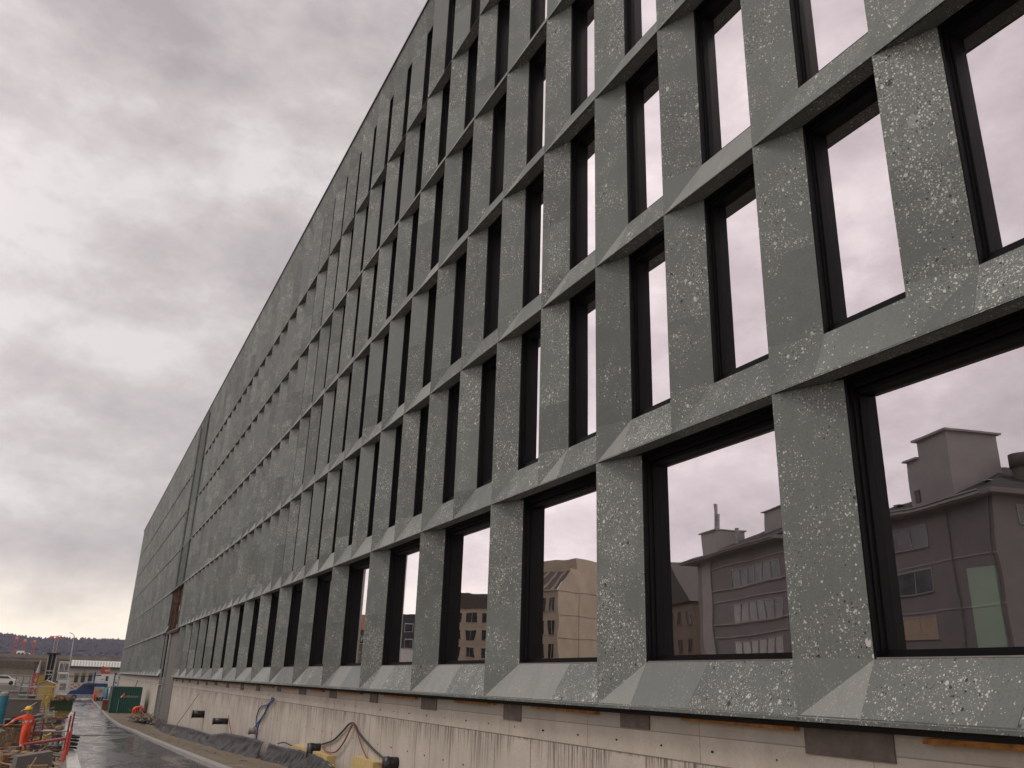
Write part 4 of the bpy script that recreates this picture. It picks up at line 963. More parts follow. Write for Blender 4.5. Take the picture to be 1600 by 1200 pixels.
# site cabins, lift tower
Y = 150
def P_(px, py, Y=Y): return aty(px, py, Y)
def cabin(x0, y0, x1, y1, Y, m, mf, dep, label, nwin, wm=None, off=0):
    a, b_ = P_(x0, y1, Y), P_(x1, y0, Y)
    r = empty('site_cabin', ((a.x+b_.x)/2, Y, a.z), label, 'cabin', 'site cabins left of the road')
    m_ = MB(); m_.box(a.x, b_.x, Y, Y+dep, a.z, b_.z); m_.build('wall', m, r)
    m_ = MB(); 
    for xx in (a.x-.02, b_.x-.08): m_.box(xx, xx+.1, Y-.05, Y+.0, a.z, b_.z)
    m_.box(a.x+.08, b_.x-.08, Y-.05, Y, b_.z-.14, b_.z+.01); m_.box(a.x+.08, b_.x-.08, Y-.05, Y, a.z-.0, a.z+.12); m_.build('corner_frame', mf, r)
    for i in range(nwin):
        c0 = lerp(a.x, b_.x, (i+.2)/nwin); c1 = lerp(a.x, b_.x, (i+.8)/nwin); z0, z1 = lerp(a.z, b_.z, .25+off), lerp(a.z, b_.z, .82)
        m_ = MB(); m_.box(c0-.06, c1+.06, Y-.07, Y-.051, z0-.06, z0); m_.box(c0-.06, c1+.06, Y-.07, Y-.051, z1, z1+.06); m_.box(c0-.06, c0, Y-.07, Y-.051, z0, z1); m_.box(c1, c1+.06, Y-.07, Y-.051, z0, z1); f_ = m_.build('window', M['white'], r)
        m_ = MB(); m_.box(c0, c1, Y-.065, Y-.055, z0, z1); m_.build('pane', wm or M['wind'], f_)
    return r
zg = -4.2
b0 = P_(88, 1083).z; 
cabin(87, 1064, 108, 1086, 150, M['white'], M['white'], 3, 'white lowest cabin with a grey shutter, beside the blue van', 1, M['grey'], .1)
cabin(88, 1051.5, 108, 1063.5, 150.02, M['offw'], M['white'], 3, 'middle cabin of the stack with a wide pale grey panel window', 1, M['grey'])
cabin(90, 1034, 110, 1051, 150.04, M['grey'], M['white'], 3, 'topmost cabin of the stack with two upright white framed windows', 2)
q = aty(97, 1094, 150); m_ = MB(); a_, c_ = P_(87, 1086), P_(108, 1086); m_.box(a_.x+.1, c_.x-.1, 150.1, 153, zg, a_.z-.001); tag(m_.build('cabin_plinth', M['conc']), 'pale concrete plinth carrying the stack of three cabins', 'plinth')
a_, c_ = P_(62, 1092, 140), P_(91, 1021, 140); xm = P_(70, 1050, 140).x
r = empty('stair_tower', ((a_.x+c_.x)/2, 140, zg), 'tall grey temporary stair tower with a dark opening and flat dark roof', 'tower')
m_ = MB(); m_.box(a_.x, xm, 140, 142.6, zg, c_.z-.2); m_.build('side_panel', M['grey'], r)
m_ = MB(); m_.box(xm, c_.x, 140.3, 142.6, zg, c_.z-.15); m_.build('core', M['dark'], r)
for (u0, u1) in ((0, .12), (.82, 1.0), (.45, .5)): m_ = MB(); m_.box(lerp(xm, c_.x, u0), lerp(xm, c_.x, u1), 139.9, 140.3, zg, c_.z-.15); m_.build('column', M['offw'] if u1 != .5 else M['steel'], r)
for i, f_ in enumerate((.18, .38, .55, .62)): m_ = MB(); m_.box(xm, c_.x, 139.85, 140.25, lerp(zg, c_.z, f_), lerp(zg, c_.z, f_)+.16); m_.build('landing', M['steel'], r)
for i in range(3): m_ = MB(); m_.tube([(lerp(xm, c_.x, .15), 139.95, lerp(zg, c_.z, .02+.18*i)), (lerp(xm, c_.x, .8), 139.95, lerp(zg, c_.z, .18+.18*i))], .07, 6); m_.build('stair_flight', M['steel'], r)
m_ = MB(); m_.box(xm-.2, c_.x+.35, 139.6, 142.8, c_.z-.14, c_.z+.06); m_.build('roof', M['dark'], r)
# overpass
zt, zb_ = aty(60, 1023, 340).z, aty(60, 1034, 340).z
r = empty('overpass', (-40, 344, zg), 'long grey brown concrete overpass crossing in front of the wooded hill', 'bridge')
m_ = MB(); m_.box(-220, 160, 340, 352, zb_, zt-.5); m_.build('deck', M['deck'], r)
m_ = MB(); m_.box(-220, 160, 339.6, 339.99, zt-1.2, zt); m_.build('parapet', M['deck'], r)
for i in range(-6, 6): m_ = MB(); m_.box(i*26-11, i*26-9.4, 343, 349, zg, zb_-.001); m_.build('pier', M['deck'], r)
m_ = MB(); m_.box(-200, 0, 356, 358, zg, zb_+.1); tag(m_.build('embankment', M['dirt']), kind='structure')
# lorry on the bridge
a_, c_ = aty(25, 1023.5, 346), aty(48, 1017.5, 346); r = empty('lorry', ((a_.x+c_.x)/2, 346, zt-.5), 'white lorry driving on the overpass', 'lorry')
m_ = MB(); m_.box(a_.x, c_.x-1.9, 345, 347.4, a_.z, c_.z); m_.build('cargo_box', M['white'], r); m_ = MB(); m_.box(c_.x-1.8, c_.x, 345.1, 347.3, a_.z, c_.z-.6); m_.box(c_.x-1.2, c_.x-.3, 345.06, 345.1, a_.z+.4, c_.z-.8, 1); m_.build('cab', [M['white'], M['carglass']], r)
for xx in (a_.x+.8, a_.x+1.9, c_.x-1): m_ = MB(); m_.tube([(xx, 345, zt), (xx, 345.3, zt)], .5, 12); m_.build('wheel', M['rubber'], r)
# low building with white fluted roof edge
Y = 258; a_ = aty(110, 1042, Y); c_ = aty(200, 1033, Y); x0, x1 = a_.x, 16.0; zr0 = aty(148, 1041.5, Y).z; zr1 = aty(148, 1034, Y).z
r = empty('low_workshop', ((x0+x1)/2, Y+8, zg), 'low cream workshop with pale fluted roof and three dark windows under brown blinds', 'building')
m_ = MB(); m_.box(x0, x1, Y, Y+16, zg, zr0-.5); m_.box(x0, x1, Y-.06, Y, zr0-2.6, zr0-2.45, 1)
for xx in (x0+3.5, x0+9): m_.box(xx, xx+.08, Y-.05, Y, zr0-2.4, zr0-.6, 1)
m_.build('wall', [M['offw'], M['dark']], r)
m_ = MB(); m_.box(x0-.3, x1+.5, Y-1, Y+16.5, zr0-.5, zr0-.02); m_.build('eave', M['dark'], r)
fl = corrugated('fluted_roof_sheet', (.62, .62, .58), (.36, .36, .33), 9.0, 0); m_ = MB(); m_.prism([(Y-.9, zr0), (Y+16, zr0), (Y+14, zr1+.4), (Y+.3, zr1)], 0, x0, x1+.2); m_.build('roof', fl, r)
for px in (115, 125.5, 136.5):
    p, q = aty(px, 1066, Y), aty(px+8, 1055, Y); m_ = MB(); m_.box(p.x-.1, q.x+.1, Y-.12, Y-.061, q.z, q.z+.55); f_ = m_.build('blind', M['board'], r); m_ = MB(); m_.box(p.x, q.x, Y-.1, Y-.02, p.z, q.z-.001); m_.build('window', M['wind'], r)
# lamp post
p0, p1, p2 = aty(109.5, 1034, 230), aty(116, 993, 230), aty(112.5, 989.5, 230)
m_ = MB(); m_.tube([(p0.x-.1, 230, zg), p0, p1], [.16, .14, .09], 8); r = empty('street_lamp', (p0.x, 230, zg), 'tall grey street lamp with a short slanted arm in front of the wooded hill', 'street lamp'); m_.build('pole', M['steel'], r)
m_ = MB(); m_.tube([p1, p2], .07, 6); m_.build('arm', M['steel'], r); m_ = MB(); m_.cbox(p2+Vector((-.2, 0, 0)), (.7, .3, .14), 0, 0, None, 0, R(25)); m_.build('lamp_head', M['grey'], r)
# cranes
def crane(px, top, foot, Y, label, jib=None, hw=.8, m=M['crane'], mj=None):
    a_, b_ = aty(px, foot, Y), aty(px+ (foot-top)*.17, top, Y); r = empty('tower_crane', (a_.x, Y, zg), label, 'crane', 'tower cranes before the hill')
    x = (a_.x+b_.x)/2; m_ = MB(); z0, z1 = zg, b_.z
    for sx in (-1, 1):
        for sy in (-1, 1): m_.tube([(x+hw*sx, Y+hw*sy, z0), (x+hw*sx, Y+hw*sy, z1)], .16, 4)
    n = int((z1-z0)/3.2)
    for i in range(n):
        za_, zb2 = z0+i*(z1-z0)/n, z0+(i+1)*(z1-z0)/n
        for sy in (-1, 1): s_ = 1 if i % 2 else -1; m_.tube([(x-hw*s_, Y+hw*sy, za_), (x+hw*s_, Y+hw*sy, zb2)], .10, 4)
    m_.build('mast', m, r)
    if jib:
        j0, j1 = aty(jib[0], jib[1], Y), aty(jib[2], jib[3], Y); j1.z = j0.z+(j1.z-j0.z); m_ = MB()
        for dz in (0, 1.3): m_.tube([j0+Vector((0, 0, dz)), j1+Vector((0, 0, dz))], .18, 4)
        n = 12
        for i in range(n): a2, b2_ = j0.lerp(j1, i/n), j0.lerp(j1, (i+1)/n); m_.tube([a2+Vector((0, 0, 1.3*(i % 2))), b2_+Vector((0, 0, 1.3*((i+1) % 2)))], .10, 4)
        m_.build('jib', mj or m, r)
        m_ = MB(); m_.cbox((x, Y, z1+1), (1.6, 1.4, 1.5)); m_.build('cab', M['cranel'], r)
        m_ = MB(); cw = j1 if j1.x > j0.x else j0; m_.cbox(cw+Vector((-1, 0, -.8)), (1.6, 1.0, 1.4)); m_.build('counterweight', M['crane'], r)
crane(21, 999, 1024, 700, 'dark red lattice crane mast, leftmost before the hill', (21, 999, 30, 997))
crane(35, 1003, 1024, 640, 'orange red crane mast with a short jib between the other cranes', (33, 1006, 41, 1001))
crane(50, 1004, 1024, 760, 'small red crane whose stub jib floats low before the hillside', (48, 1004, 57.5, 1003), .7)
crane(84, 998, 1024, 620, 'pale pink crane mast with a short orange jib near the stair tower', (77, 998, 96, 996.5), .9, M['cranel'], M['crane'])
# drill mast and clutter at left
q = at2(48, 1092, 128); r = empty('drilling_rig', q, 'slender red and yellow drilling rig mast with white cone tip left of the shed', 'drilling rig')
m_ = MB(); zt_ = aty(48, 1038, 128).z
for dx in (-.35, .35): m_.tube([(q.x+dx, 128, q.z), (q.x+dx*.6+.15, 128, zt_-1)], .09, 5)
for i in range(9): z_ = lerp(q.z, zt_-1, i/9); z2_ = lerp(q.z, zt_-1, (i+1)/9); s_ = 1 if i % 2 else -1; m_.tube([(q.x-.3*s_, 128, z_), (q.x+.35*s_, 128, z2_)], .06, 4)
m_.build('mast', M['crane'], r)
m_ = MB(); m_.tube([(q.x+.2, 128, zt_-1), (q.x+.25, 128, zt_+.6)], [.25, .05], 8); m_.build('tip', M['offw'], r)
m_ = MB(); m_.box(q.x+.4, q.x+1.1, 127.6, 128.6, q.z+1.2, zt_-1.2); m_.build('feed_beam', M['ochre'], r)
m_ = MB(); m_.box(q.x-.8, q.x+1.0, 127, 130, q.z, q.z+1.0); m_.build('undercarriage', M['dark'], r)
q = at2(15, 1072, 175); r = empty('white_hut', q, 'small white hut with gabled front and dark lean-to at the left', 'hut'); S = 175/1540
m_ = MB(); m_.prism([(q.x-8*S, q.z), (q.x+8*S, q.z), (q.x+8*S, q.z+12*S), (q.x, q.z+17*S), (q.x-8*S, q.z+12*S)], 1, 175, 179); m_.build('wall', M['offw'], r)
m_ = MB(); m_.box(q.x-3*S, q.x+3*S, 174.9, 175-.001, q.z+5*S, q.z+9*S); m_.build('window', M['wind'], r)
m_ = MB(); m_.prism([(q.x+8.1*S, q.z+14*S), (q.x+24*S, q.z+10*S), (q.x+24*S, q.z+9*S), (q.x+8.1*S, q.z+12*S)], 1, 175, 179); m_.build('lean_to_roof', M['dark'], r)
for dx in (16, 23.5): m_ = MB(); m_.box(q.x+dx*S, q.x+(dx+.8)*S, 175.2, 175.4, q.z, q.z+9*S); m_.build('post', M['dark'], r)
for i, (px, py, w0, h0, Y, m, lb, nm_, ct) in enumerate((
  (18, 1083, 46, 10, 120, M['conc'], 'long low grey concrete barrier wall below the white hut', 'barrier_wall', 'wall'),
  (30, 1046, 60, 4, 250, M['deck'], 'long brown grey lower ramp wall under the overpass', 'ramp_wall', 'wall'),
  (24, 1056, 62, 5, 225, M['offw'], 'long cream ramp parapet running below the brown ramp wall', 'ramp_parapet', 'wall'))):
    q = aty(px, py, Y); S = Y/1540; m_ = MB(); m_.box(q.x-w0*S*1.3, q.x+w0*S/2, Y, Y+1, zg, q.z+h0*S*.2); m_.box(q.x-w0*S*1.3, q.x+w0*S/2+.1, Y-.15, Y+1.1, q.z+h0*S*.2+.001, q.z+h0*S*.32); tag(m_.build(nm_, m), lb, ct)
rr = random.Random(5)
for i, (px, py, w0, h0, Y, m, lb) in enumerate((
  (36, 1092, 9, 16, 122, 'dark', 'dark stack of steel formwork panels right of the white hut'), (27, 1090, 8, 12, 124, 'grey', 'grey stack of scaffold frames below the lean-to'),
  (57, 1080, 7, 24, 132, 'steel', 'upright bundle of pale steel props beside the drilling rig'), (78, 1088, 6, 20, 126, 'white', 'heap of white plastic sheeting right of the wooden shed'),
  (84, 1092, 9, 11, 120, 'rust', 'small brown timber crate stack behind the skip'), (6, 1092, 14, 8, 115, 'grey', 'low grey pile of panels at the left edge'))):
    q = at2(px, py, Y); S = Y/1540; m_ = MB(); n = 7
    for k in range(n):
        if h0 > 15: m_.cbox((rr.uniform(-w0, w0)*S/2, rr.uniform(-.4, .4), h0*S/2*rr.uniform(.8, 1)), (.12+rr.random()*.25, .3, h0*S*rr.uniform(.8, 1)), rr.uniform(-.2, .2), 0, None, 0, rr.uniform(-.08, .08))
        else: m_.cbox((rr.uniform(-.2, .2), rr.uniform(-.3, .3), h0*S*(k+.5)/n), (w0*S*rr.uniform(.7, 1), 1.2, h0*S/n*.8), rr.uniform(-.1, .1))
    o = m_.build('material_pile', M[m]); o.location = q; tag(o, lb, 'pile', 'piles of material before the overpass')

rr = random.Random(21)
def clutter(name, m, n, xr, yr, kind_, label, hmax=.5):
    m_ = MB()
    for i in range(n):
        y = rr.uniform(*yr)**1; x = rr.uniform(*xr)*(.5+y/90); z = gz(x, y); k = rr.random()
        if k < .45: m_.cbox((x, y, z+.04+rr.random()*hmax*.4), (rr.uniform(.3, 1.5), rr.uniform(.05, .18), rr.uniform(.02, .07)), rr.uniform(0, pi), 0, None, rr.uniform(-.2, .2), rr.uniform(-.15, .15))
        elif k < .7: a = rr.uniform(0, pi); L_ = rr.uniform(.3, .9); m_.tube([(x-cos(a)*L_, y-sin(a)*L_, z+.03), (x+cos(a)*L_, y+sin(a)*L_, z+rr.uniform(.03, hmax))], rr.uniform(.012, .04), 5)
        elif k < .85: m_.blob((x, y, z+.05), rr.uniform(.06, .22), 7, 4, .35)
        else: m_.cbox((x, y, z+hmax*.3), (rr.uniform(.2, .6), rr.uniform(.2, .5), rr.uniform(.15, hmax)), rr.uniform(0, pi))
    return tag(m_.build(name, m), label, kind_, kind='stuff')
clutter('timber_offcuts', M['board'], 110, (-2.6, .15), (26, 75), 'offcuts', 'brown timber offcuts strewn over the muddy ground left of the road')
clutter('steel_scraps', M['dark'], 90, (-2.6, .15), (28, 90), 'scraps', 'dark steel scraps and rods strewn left of the road', .8)
clutter('grey_debris', M['rubble'], 120, (-2.8, .2), (26, 110), 'debris', 'grey broken concrete and sacks strewn left of the road', .5)
clutter('rusty_offcuts', M['rust'], 40, (-2.4, .1), (30, 80), 'offcuts', 'rusty offcuts lying among the timber left of the road', .6)
# scaffold frames, pallets and parked cars in the background on the left
for i, (px, py, Y, n_, h0, m, lb) in enumerate(((42, 1090, 118, 3, 2.6, 'steel', 'bare galvanised scaffold frame between the dark formwork stack and the rig'), (60, 1066, 160, 3, 4.6, 'dark', 'tall dark scaffold frame behind the wooden shed'), (33, 1075, 150, 4, 3.2, 'grey', 'low grey scaffold frame right of the white hut'), (82, 1092, 122, 2, 2.4, 'yellow', 'small yellow scaffold frame between the shed and the cabins'))):
    q = at2(px, py, Y); r = empty('scaffold', q, lb, 'scaffold', 'scaffold frames left of the road')
    for k in range(n_):
        for yy in (0, 1.2): m_ = MB(); m_.tube([(k*.9-.9, yy, 0), (k*.9-.9, yy, h0)], .05, 5); m_.build('upright', M[m], r, world=False)
    for z_ in (.5, 1.3, 2.2, 3.1, 4.0):
        if z_ < h0: m_ = MB(); m_.tube([(-1.0, 0, z_), ((n_-1)*.9-.8, 0, z_)], .04, 5); m_.cbox(((n_-2)*.45, .6, z_+.06), (n_*.85, 1.1, .05)); m_.build('deck', M[m], r, world=False)
for i, (px, m, lb) in enumerate(((2, 'white', 'white car parked at the left edge beyond the barrier wall'),)):
    q = at2(px, 1072, 165); q.z = aty(px, 1070, 165).z; r = empty('parked_car', q, lb, 'car')
    m_ = MB(); m_.prism([(-2, .3), (2, .3), (2.05, .8), (1.3, .95), (.7, 1.4), (-1.1, 1.42), (-1.7, .95), (-2.05, .85)], 1, 0, 1.7); m_.build('body', M[m], r, world=False, bevel=.05)
    m_ = MB(); m_.prism([(1.1, .98), (.62, 1.33), (-1.02, 1.35), (-1.5, .98)], 1, -.012, -.002); m_.build('side_window', M['carglass'], r, world=False)
    for xx in (-1.25, 1.25): m_ = MB(); m_.tube([(xx, -.02, .32), (xx, .2, .32)], .32, 14); m_.build('wheel', M['rubber'], r, world=False)
q = at2(0, 1080, 165); m_ = MB(); m_.box(q.x-12, q.x+5, 164, 168, zg, aty(0, 1070, 165).z); tag(m_.build('pavement', M['conc']), kind='structure')
# slats of timber stacked beside the sloping rail
for i, (px, py) in enumerate(((56, 1112), (60, 1104), (50, 1120))):
    q = at2(px, py, 60+6*i); z_ = aty(px, py, 60+6*i).z; m_ = MB(); n = 6
    for k in range(n): m_.cbox((rr.uniform(-.1, .1)+.1*k, 0, (z_-q.z)*(k+.5)/n), (1.0+rr.uniform(-.2, .3), .35, .05), rr.uniform(-.1, .1), 0, None, 0, R(-12))
    for xx in (-.35, .35): m_.box(xx, xx+.07, -.1, .1, 0, z_-q.z)
    o = m_.build('slat_rack', M['board' if i else 'grey']); o.location = q; tag(o, ('grey rack of slanting slats, nearest the retaining wall', 'middle rack of brown slats above the timber stack', 'rearmost rack of brown slanting slats')[i], 'rack', 'racks of slats left of the skip')

# ---------------------------------------------------------------- van, signs, container along the road
def van():
    q = aty(105, 1096, 150); Y = 150; x0 = aty(104.5, 1090, Y).x; L_ = 5.3; Hh = 2.45; zg_ = zg+.03
    r = empty('van', (x0+L_/2, Y+1, zg_), 'blue panel van with a ladder rack parked across the end of the road', 'van')
    def T(p): return [(x0+a, zg_+b) for a, b in p]
    m_ = MB(); m_.prism(T([(0, .75), (.05, .45), (5.3, .45), (5.3, 2.3), (5.1, 2.42), (2.3, 2.42), (1.9, 2.32), (1.15, 1.45), (.2, 1.15)]), 1, Y, Y+1.95); b_ = m_.build('body', M['blue'], r, bevel=.05)
    m_ = MB(); m_.box(x0-.03, x0+5.32, Y-.03, Y+1.96, zg_+.30, zg_+.80); m_.build('lower_trim', M['steel'], r)
    m_ = MB(); m_.prism(T([(.25, 1.2), (1.08, 1.5), (1.82, 2.28), (1.75, 2.3), (.98, 1.55), (.2, 1.25)]), 1, Y+.02, Y+1.93); m_.build('windscreen', M['glasslight'], r)
    m_ = MB(); m_.prism(T([(1.45, 1.5), (2.35, 1.5), (2.35, 2.15), (2.0, 2.15)]), 1, Y-.015, Y-.002); m_.build('side_window', M['carglass'], r)
    m_ = MB(); m_.prism(T([(2.55, 1.5), (3.5, 1.5), (3.5, 2.15), (2.55, 2.15)]), 1, Y-.015, Y-.002); m_.build('rear_window', M['carglass'], r)
    m_ = MB(); m_.box(x0-.02, x0+.1, Y+.15, Y+.5, zg_+.8, zg_+1.02); m_.build('headlight', M['white'], r)
    for xx in (.95, 4.3):
        m_ = MB(); m_.tube([(x0+xx, Y-.03, zg_+.36), (x0+xx, Y+.22, zg_+.36)], .36, 18); w_ = m_.build('wheel', M['rubber'], r); m_ = MB(); m_.tube([(x0+xx, Y-.05, zg_+.36), (x0+xx, Y-.031, zg_+.36)], .2, 14); m_.build('rim', M['steel'], w_)
    m_ = MB()
    for yy in (Y+.2, Y+1.6): m_.tube([(x0+1.9, yy, zg_+2.62), (x0+5.2, yy, zg_+2.62)], .04, 6)
    for xx in (2.4, 3.6, 4.8): m_.tube([(x0+xx, Y+.1, zg_+2.60), (x0+xx, Y+1.8, zg_+2.60)], .03, 6); m_.tube([(x0+xx, Y+.2, zg_+2.40), (x0+xx, Y+.2, zg_+2.6)], .03, 6)
    m_.build('roof_rack', M['steel'], r)
van()
q = at2(117, 1090, 156); m_ = MB(); S = 156/1540; zt_ = aty(117, 1068, 156).z
for k in range(5):
    for i in range(4): m_.box(q.x-.9+i*.45, q.x-.9+i*.45+.45, 156, 156.05, lerp(zg+.9, zt_, k/5)+.02, lerp(zg+.9, zt_, (k+1)/5)-.1, (i+k) % 2)
for xx in (-.7, .6): m_.box(q.x+xx, q.x+xx+.06, 156.051, 156.1, zg, zt_, 1)
tag(m_.build('barrier_boards', [M['redl'], M['white']]), 'red and white striped barrier boards stacked upright behind the blue van', 'barrier')
# sign board wall
Y = 170; a_, c_ = aty(145, 1072, Y), aty(179.5, 1054, Y); r = empty('site_notice_board', ((a_.x+c_.x)/2, Y, zg), 'large white site notice board with blue posts and small notices near the container', 'sign board')
m_ = MB(); m_.box(a_.x, c_.x, Y, Y+.1, a_.z, c_.z); m_.build('board', M['white'], r)
for xx in (a_.x-.1, c_.x): m_ = MB(); m_.box(xx, xx+.25, Y-.02, Y+.13, zg, c_.z+.3); m_.build('post', M['blue'], r)
m_ = MB(); m_.box(lerp(a_.x, c_.x, .05), lerp(a_.x, c_.x, .32), Y-.03, Y, c_.z-.28, c_.z-.1, 0); m_.box(lerp(a_.x, c_.x, .57), lerp(a_.x, c_.x, .70), Y-.03, Y-.002, lerp(a_.z, c_.z, .45), lerp(a_.z, c_.z, .85), 0); m_.build('notice', M['blue'], r)
m_ = MB(); m_.box(lerp(a_.x, c_.x, .36), lerp(a_.x, c_.x, .48), Y-.03, Y, lerp(a_.z, c_.z, .52), lerp(a_.z, c_.z, .58)); m_.box(lerp(a_.x, c_.x, .66), lerp(a_.x, c_.x, .69), Y-.034, Y-.031, lerp(a_.z, c_.z, .55), lerp(a_.z, c_.z, .75)); m_.build('lettering', M['grey'], r)
Y = 112; a_, c_ = aty(178, 1071, Y), aty(185.5, 1055, Y); r = empty('safety_sign', ((a_.x+c_.x)/2, Y, zg), 'narrow white sign with a small grey square on a blue post above the container', 'sign')
m_ = MB(); m_.box(a_.x, c_.x, Y, Y+.04, a_.z, lerp(a_.z, c_.z, .52)); m_.box(a_.x, c_.x, Y, Y+.04, lerp(a_.z, c_.z, .56), c_.z); m_.build('plate', M['white'], r)
m_ = MB(); m_.box(lerp(a_.x, c_.x, .3), lerp(a_.x, c_.x, .7), Y-.02, Y-.002, lerp(a_.z, c_.z, .17), lerp(a_.z, c_.z, .37)); m_.build('symbol', M['blue'], r)
m_ = MB(); m_.box(a_.x-.12, a_.x-.001, Y-.02, Y+.06, zg, c_.z+.25); m_.build('post', M['blue'], r)
Y = 190; a_, c_ = aty(157, 1054, Y), aty(173, 1043, Y); r = empty('orange_sign', ((a_.x+c_.x)/2, Y, zg), 'orange red sign board with white lettering above the notice board', 'sign')
m_ = MB(); m_.box(a_.x+.35, c_.x, Y, Y+.1, lerp(a_.z, c_.z, .15), c_.z); m_.box(a_.x, a_.x+.4, Y-.05, Y-.001, a_.z, c_.z+.2); m_.build('board', M['redl'], r)
m_ = MB(); 
for k in range(5): m_.cbox((a_.x+.75+k*.2, Y-.03, lerp(a_.z, c_.z, .55)+.03*(k % 2)), (.12, .03, .28), 0, 0, None, 0, .2)
m_.build('lettering', M['white'], r)
m_ = MB(); m_.box(a_.x+.1, a_.x+.25, Y+.1, Y+.25, zg, a_.z+.3); m_.build('post', M['grey'], r)
# white trailer and blue tanks behind worker
Y = 147; a_, c_ = aty(145, 1093, Y), aty(164, 1074, Y); r = empty('white_trailer', ((a_.x+c_.x)/2, Y, zg), 'boxy white site trailer standing right of the blue van', 'trailer')
m_ = MB(); m_.box(a_.x, c_.x, Y, Y+2.2, zg+.5, c_.z); m_.box(a_.x+.6, a_.x+1.1, Y-.02, Y-.002, zg+1.2, c_.z-.3, 1); m_.build('box_body', [M['offw'], M['grey']], r)
for xx in (.4, 1.4): m_ = MB(); m_.tube([(a_.x+xx, Y-.05, zg+.3), (a_.x+xx, Y+.2, zg+.3)], .3, 12); m_.build('wheel', M['rubber'], r)
for i, px in enumerate((164, 169, 173.5)):
    q = aty(px, 1092, 128); q.z = zg; m_ = MB(); hh = aty(px, (1075, 1076, 1074)[i], 128).z-zg; m_.tube([(0, 0, 0), (0, 0, hh), (0, 0, hh+.08)], [.2, .2, .08], 14); o = m_.build('blue_drum', M['blued'] if i != 1 else M['steel'], None, True); o.location = q
    tag(o, ('left one of two tall light blue drums by the notice board', 'grey steel drum between two light blue drums', 'right one of two light blue drums, against the green container')[i], 'drum', 'drums left of the green container')
q = hit(163.5, 1111); S = q.y/1540; m_ = MB(); m_.box(-.38, .38, -.3, .3, .05, 1.15); f_ = MB(); f_.box(-.3, .3, -.33, -.301, .75, 1.05); g_ = MB(); g_.box(-.42, .42, -.34, .34, 1.15, 1.2); h_ = MB(); h_.box(-.35, -.25, -.25, .25, 0, .05); h_.box(.25, .35, -.25, .25, 0, .05)
pl([('housing', m_, M['rust'], None), ('door', f_, M['red'], None), ('lid', g_, M['offw'], None), ('skid', h_, M['dark'], None)], 'power_cabinet', 0, 0, 'rusty red power distribution cabinet at the left corner of the green container', 'cabinet', 0, q)
# container
qa, qb = hit(171, 1116), hit(214, 1114); q = (qa+qb)/2; q.z = zg; Wc = (qb.x-qa.x)/2; Hc = aty(180, 1073, q.y).z-zg
r = empty('container', q, 'dark green steel site container with red and white logo beside the concrete wall', 'container'); r.rotation_euler[2] = 0
m_ = MB(); m_.box(-Wc, Wc, 0, 5.5, .12, Hc); m_.build('body', M['green'], r, world=False)
m_ = MB()
for xx in (-Wc-.03, Wc-.1): m_.box(xx, xx+.13, -.04, .09, .0, Hc+.02)
m_.box(-Wc+.1, Wc-.1, -.04, .09, Hc-.16, Hc+.02); m_.box(-Wc+.1, Wc-.1, -.04, .09, .0, .16); m_.build('corner_frame', M['green'], r, world=False)
m_ = MB(); m_.box(-Wc-.06, -Wc-.031, -.04, .12, 0, Hc+.03); m_.build('edge_strip', M['steel'], r, world=False)
m_ = MB(); m_.tube([(-Wc+.75, -.06, .15), (-Wc+.75, -.06, Hc*.55)], .025, 6); m_.build('door_rod', M['steel'], r, world=False)
m_ = MB(); m_.prism([(-Wc+.80, Hc*.60), (-Wc+1.02, Hc*.60), (-Wc+1.10, Hc*.66), (-Wc+1.13, Hc*.60), (-Wc+1.26, Hc*.60), (-Wc+1.26, Hc*.76), (-Wc+1.20, Hc*.80)], 1, -.055, -.041); lg_ = m_.build('logo', M['redl'], r, world=False)
m_ = MB(); m_.prism([(-Wc+.84, Hc*.605), (-Wc+1.0, Hc*.605), (-Wc+1.17, Hc*.74)], 1, -.060, -.056); m_.build('logo_highlight', M['white'], lg_, world=False)
fc = bpy.data.curves.new('t', 'FONT'); fc.body = 'AMMANN'; fc.size = .30; fc.extrude = .004; to = bpy.data.objects.new('t', fc); col.objects.link(to)
bpy.context.view_layer.update(); tm = bpy.data.meshes.new_from_object(to.evaluated_get(bpy.context.evaluated_depsgraph_get())); bpy.data.objects.remove(to)
tm.materials.clear(); tm.materials.append(M['offw']); to = bpy.data.objects.new('lettering', tm); col.objects.link(to); to.parent = r; to.rotation_euler = (R(90), 0, 0); to.location = (-Wc+1.30, -.05, Hc*.60)
# debris by the wall
q = hit(222, 1128); m_ = MB(); rr = random.Random(9)
for i in range(60):
    x_, y_ = rr.uniform(-1.4, 1.5), rr.uniform(-4, 4); m_.blob((x_, y_, rr.uniform(0, .5)*(1-abs(x_)/1.8)), rr.uniform(.12, .34), 7, 4, .35, rr.choice((0, 0, 1)), None, (1.2, 1, .7))
for i in range(22):
    a = rr.uniform(0, pi); x_, y_ = rr.uniform(-1, 1), rr.uniform(-3, 3); m_.tube([(x_-cos(a)*.6, y_-sin(a)*.6, rr.uniform(.1, .5)), (x_+cos(a)*.6, y_+sin(a)*.6, rr.uniform(.3, 1.1))], .03, 5, 2)
o = tag(m_.build('rubble_heap', [M['rubble'], M['memb'], M['board']]), 'heap of rubble, torn membrane and sticks in front of the bending worker', 'rubble heap', kind='stuff'); o.location = q+Vector((.2, 0, 0))
q = aty(223, 1113, pC.y+.3); q.z = zg+.35; m_ = MB(); m_.cbox((0, 0, .35), (.4, .25, .3)); d_ = MB(); d_.tube([(.18, 0, .3), (.22, 0, .3)], .28, 16); h_ = MB(); h_.tube([(-.2, 0, .4), (-.45, 0, .62), (-.1, 0, .62)], .025, 6); l_ = MB(); l_.box(-.15, .15, -.1, .1, -.3, .2)
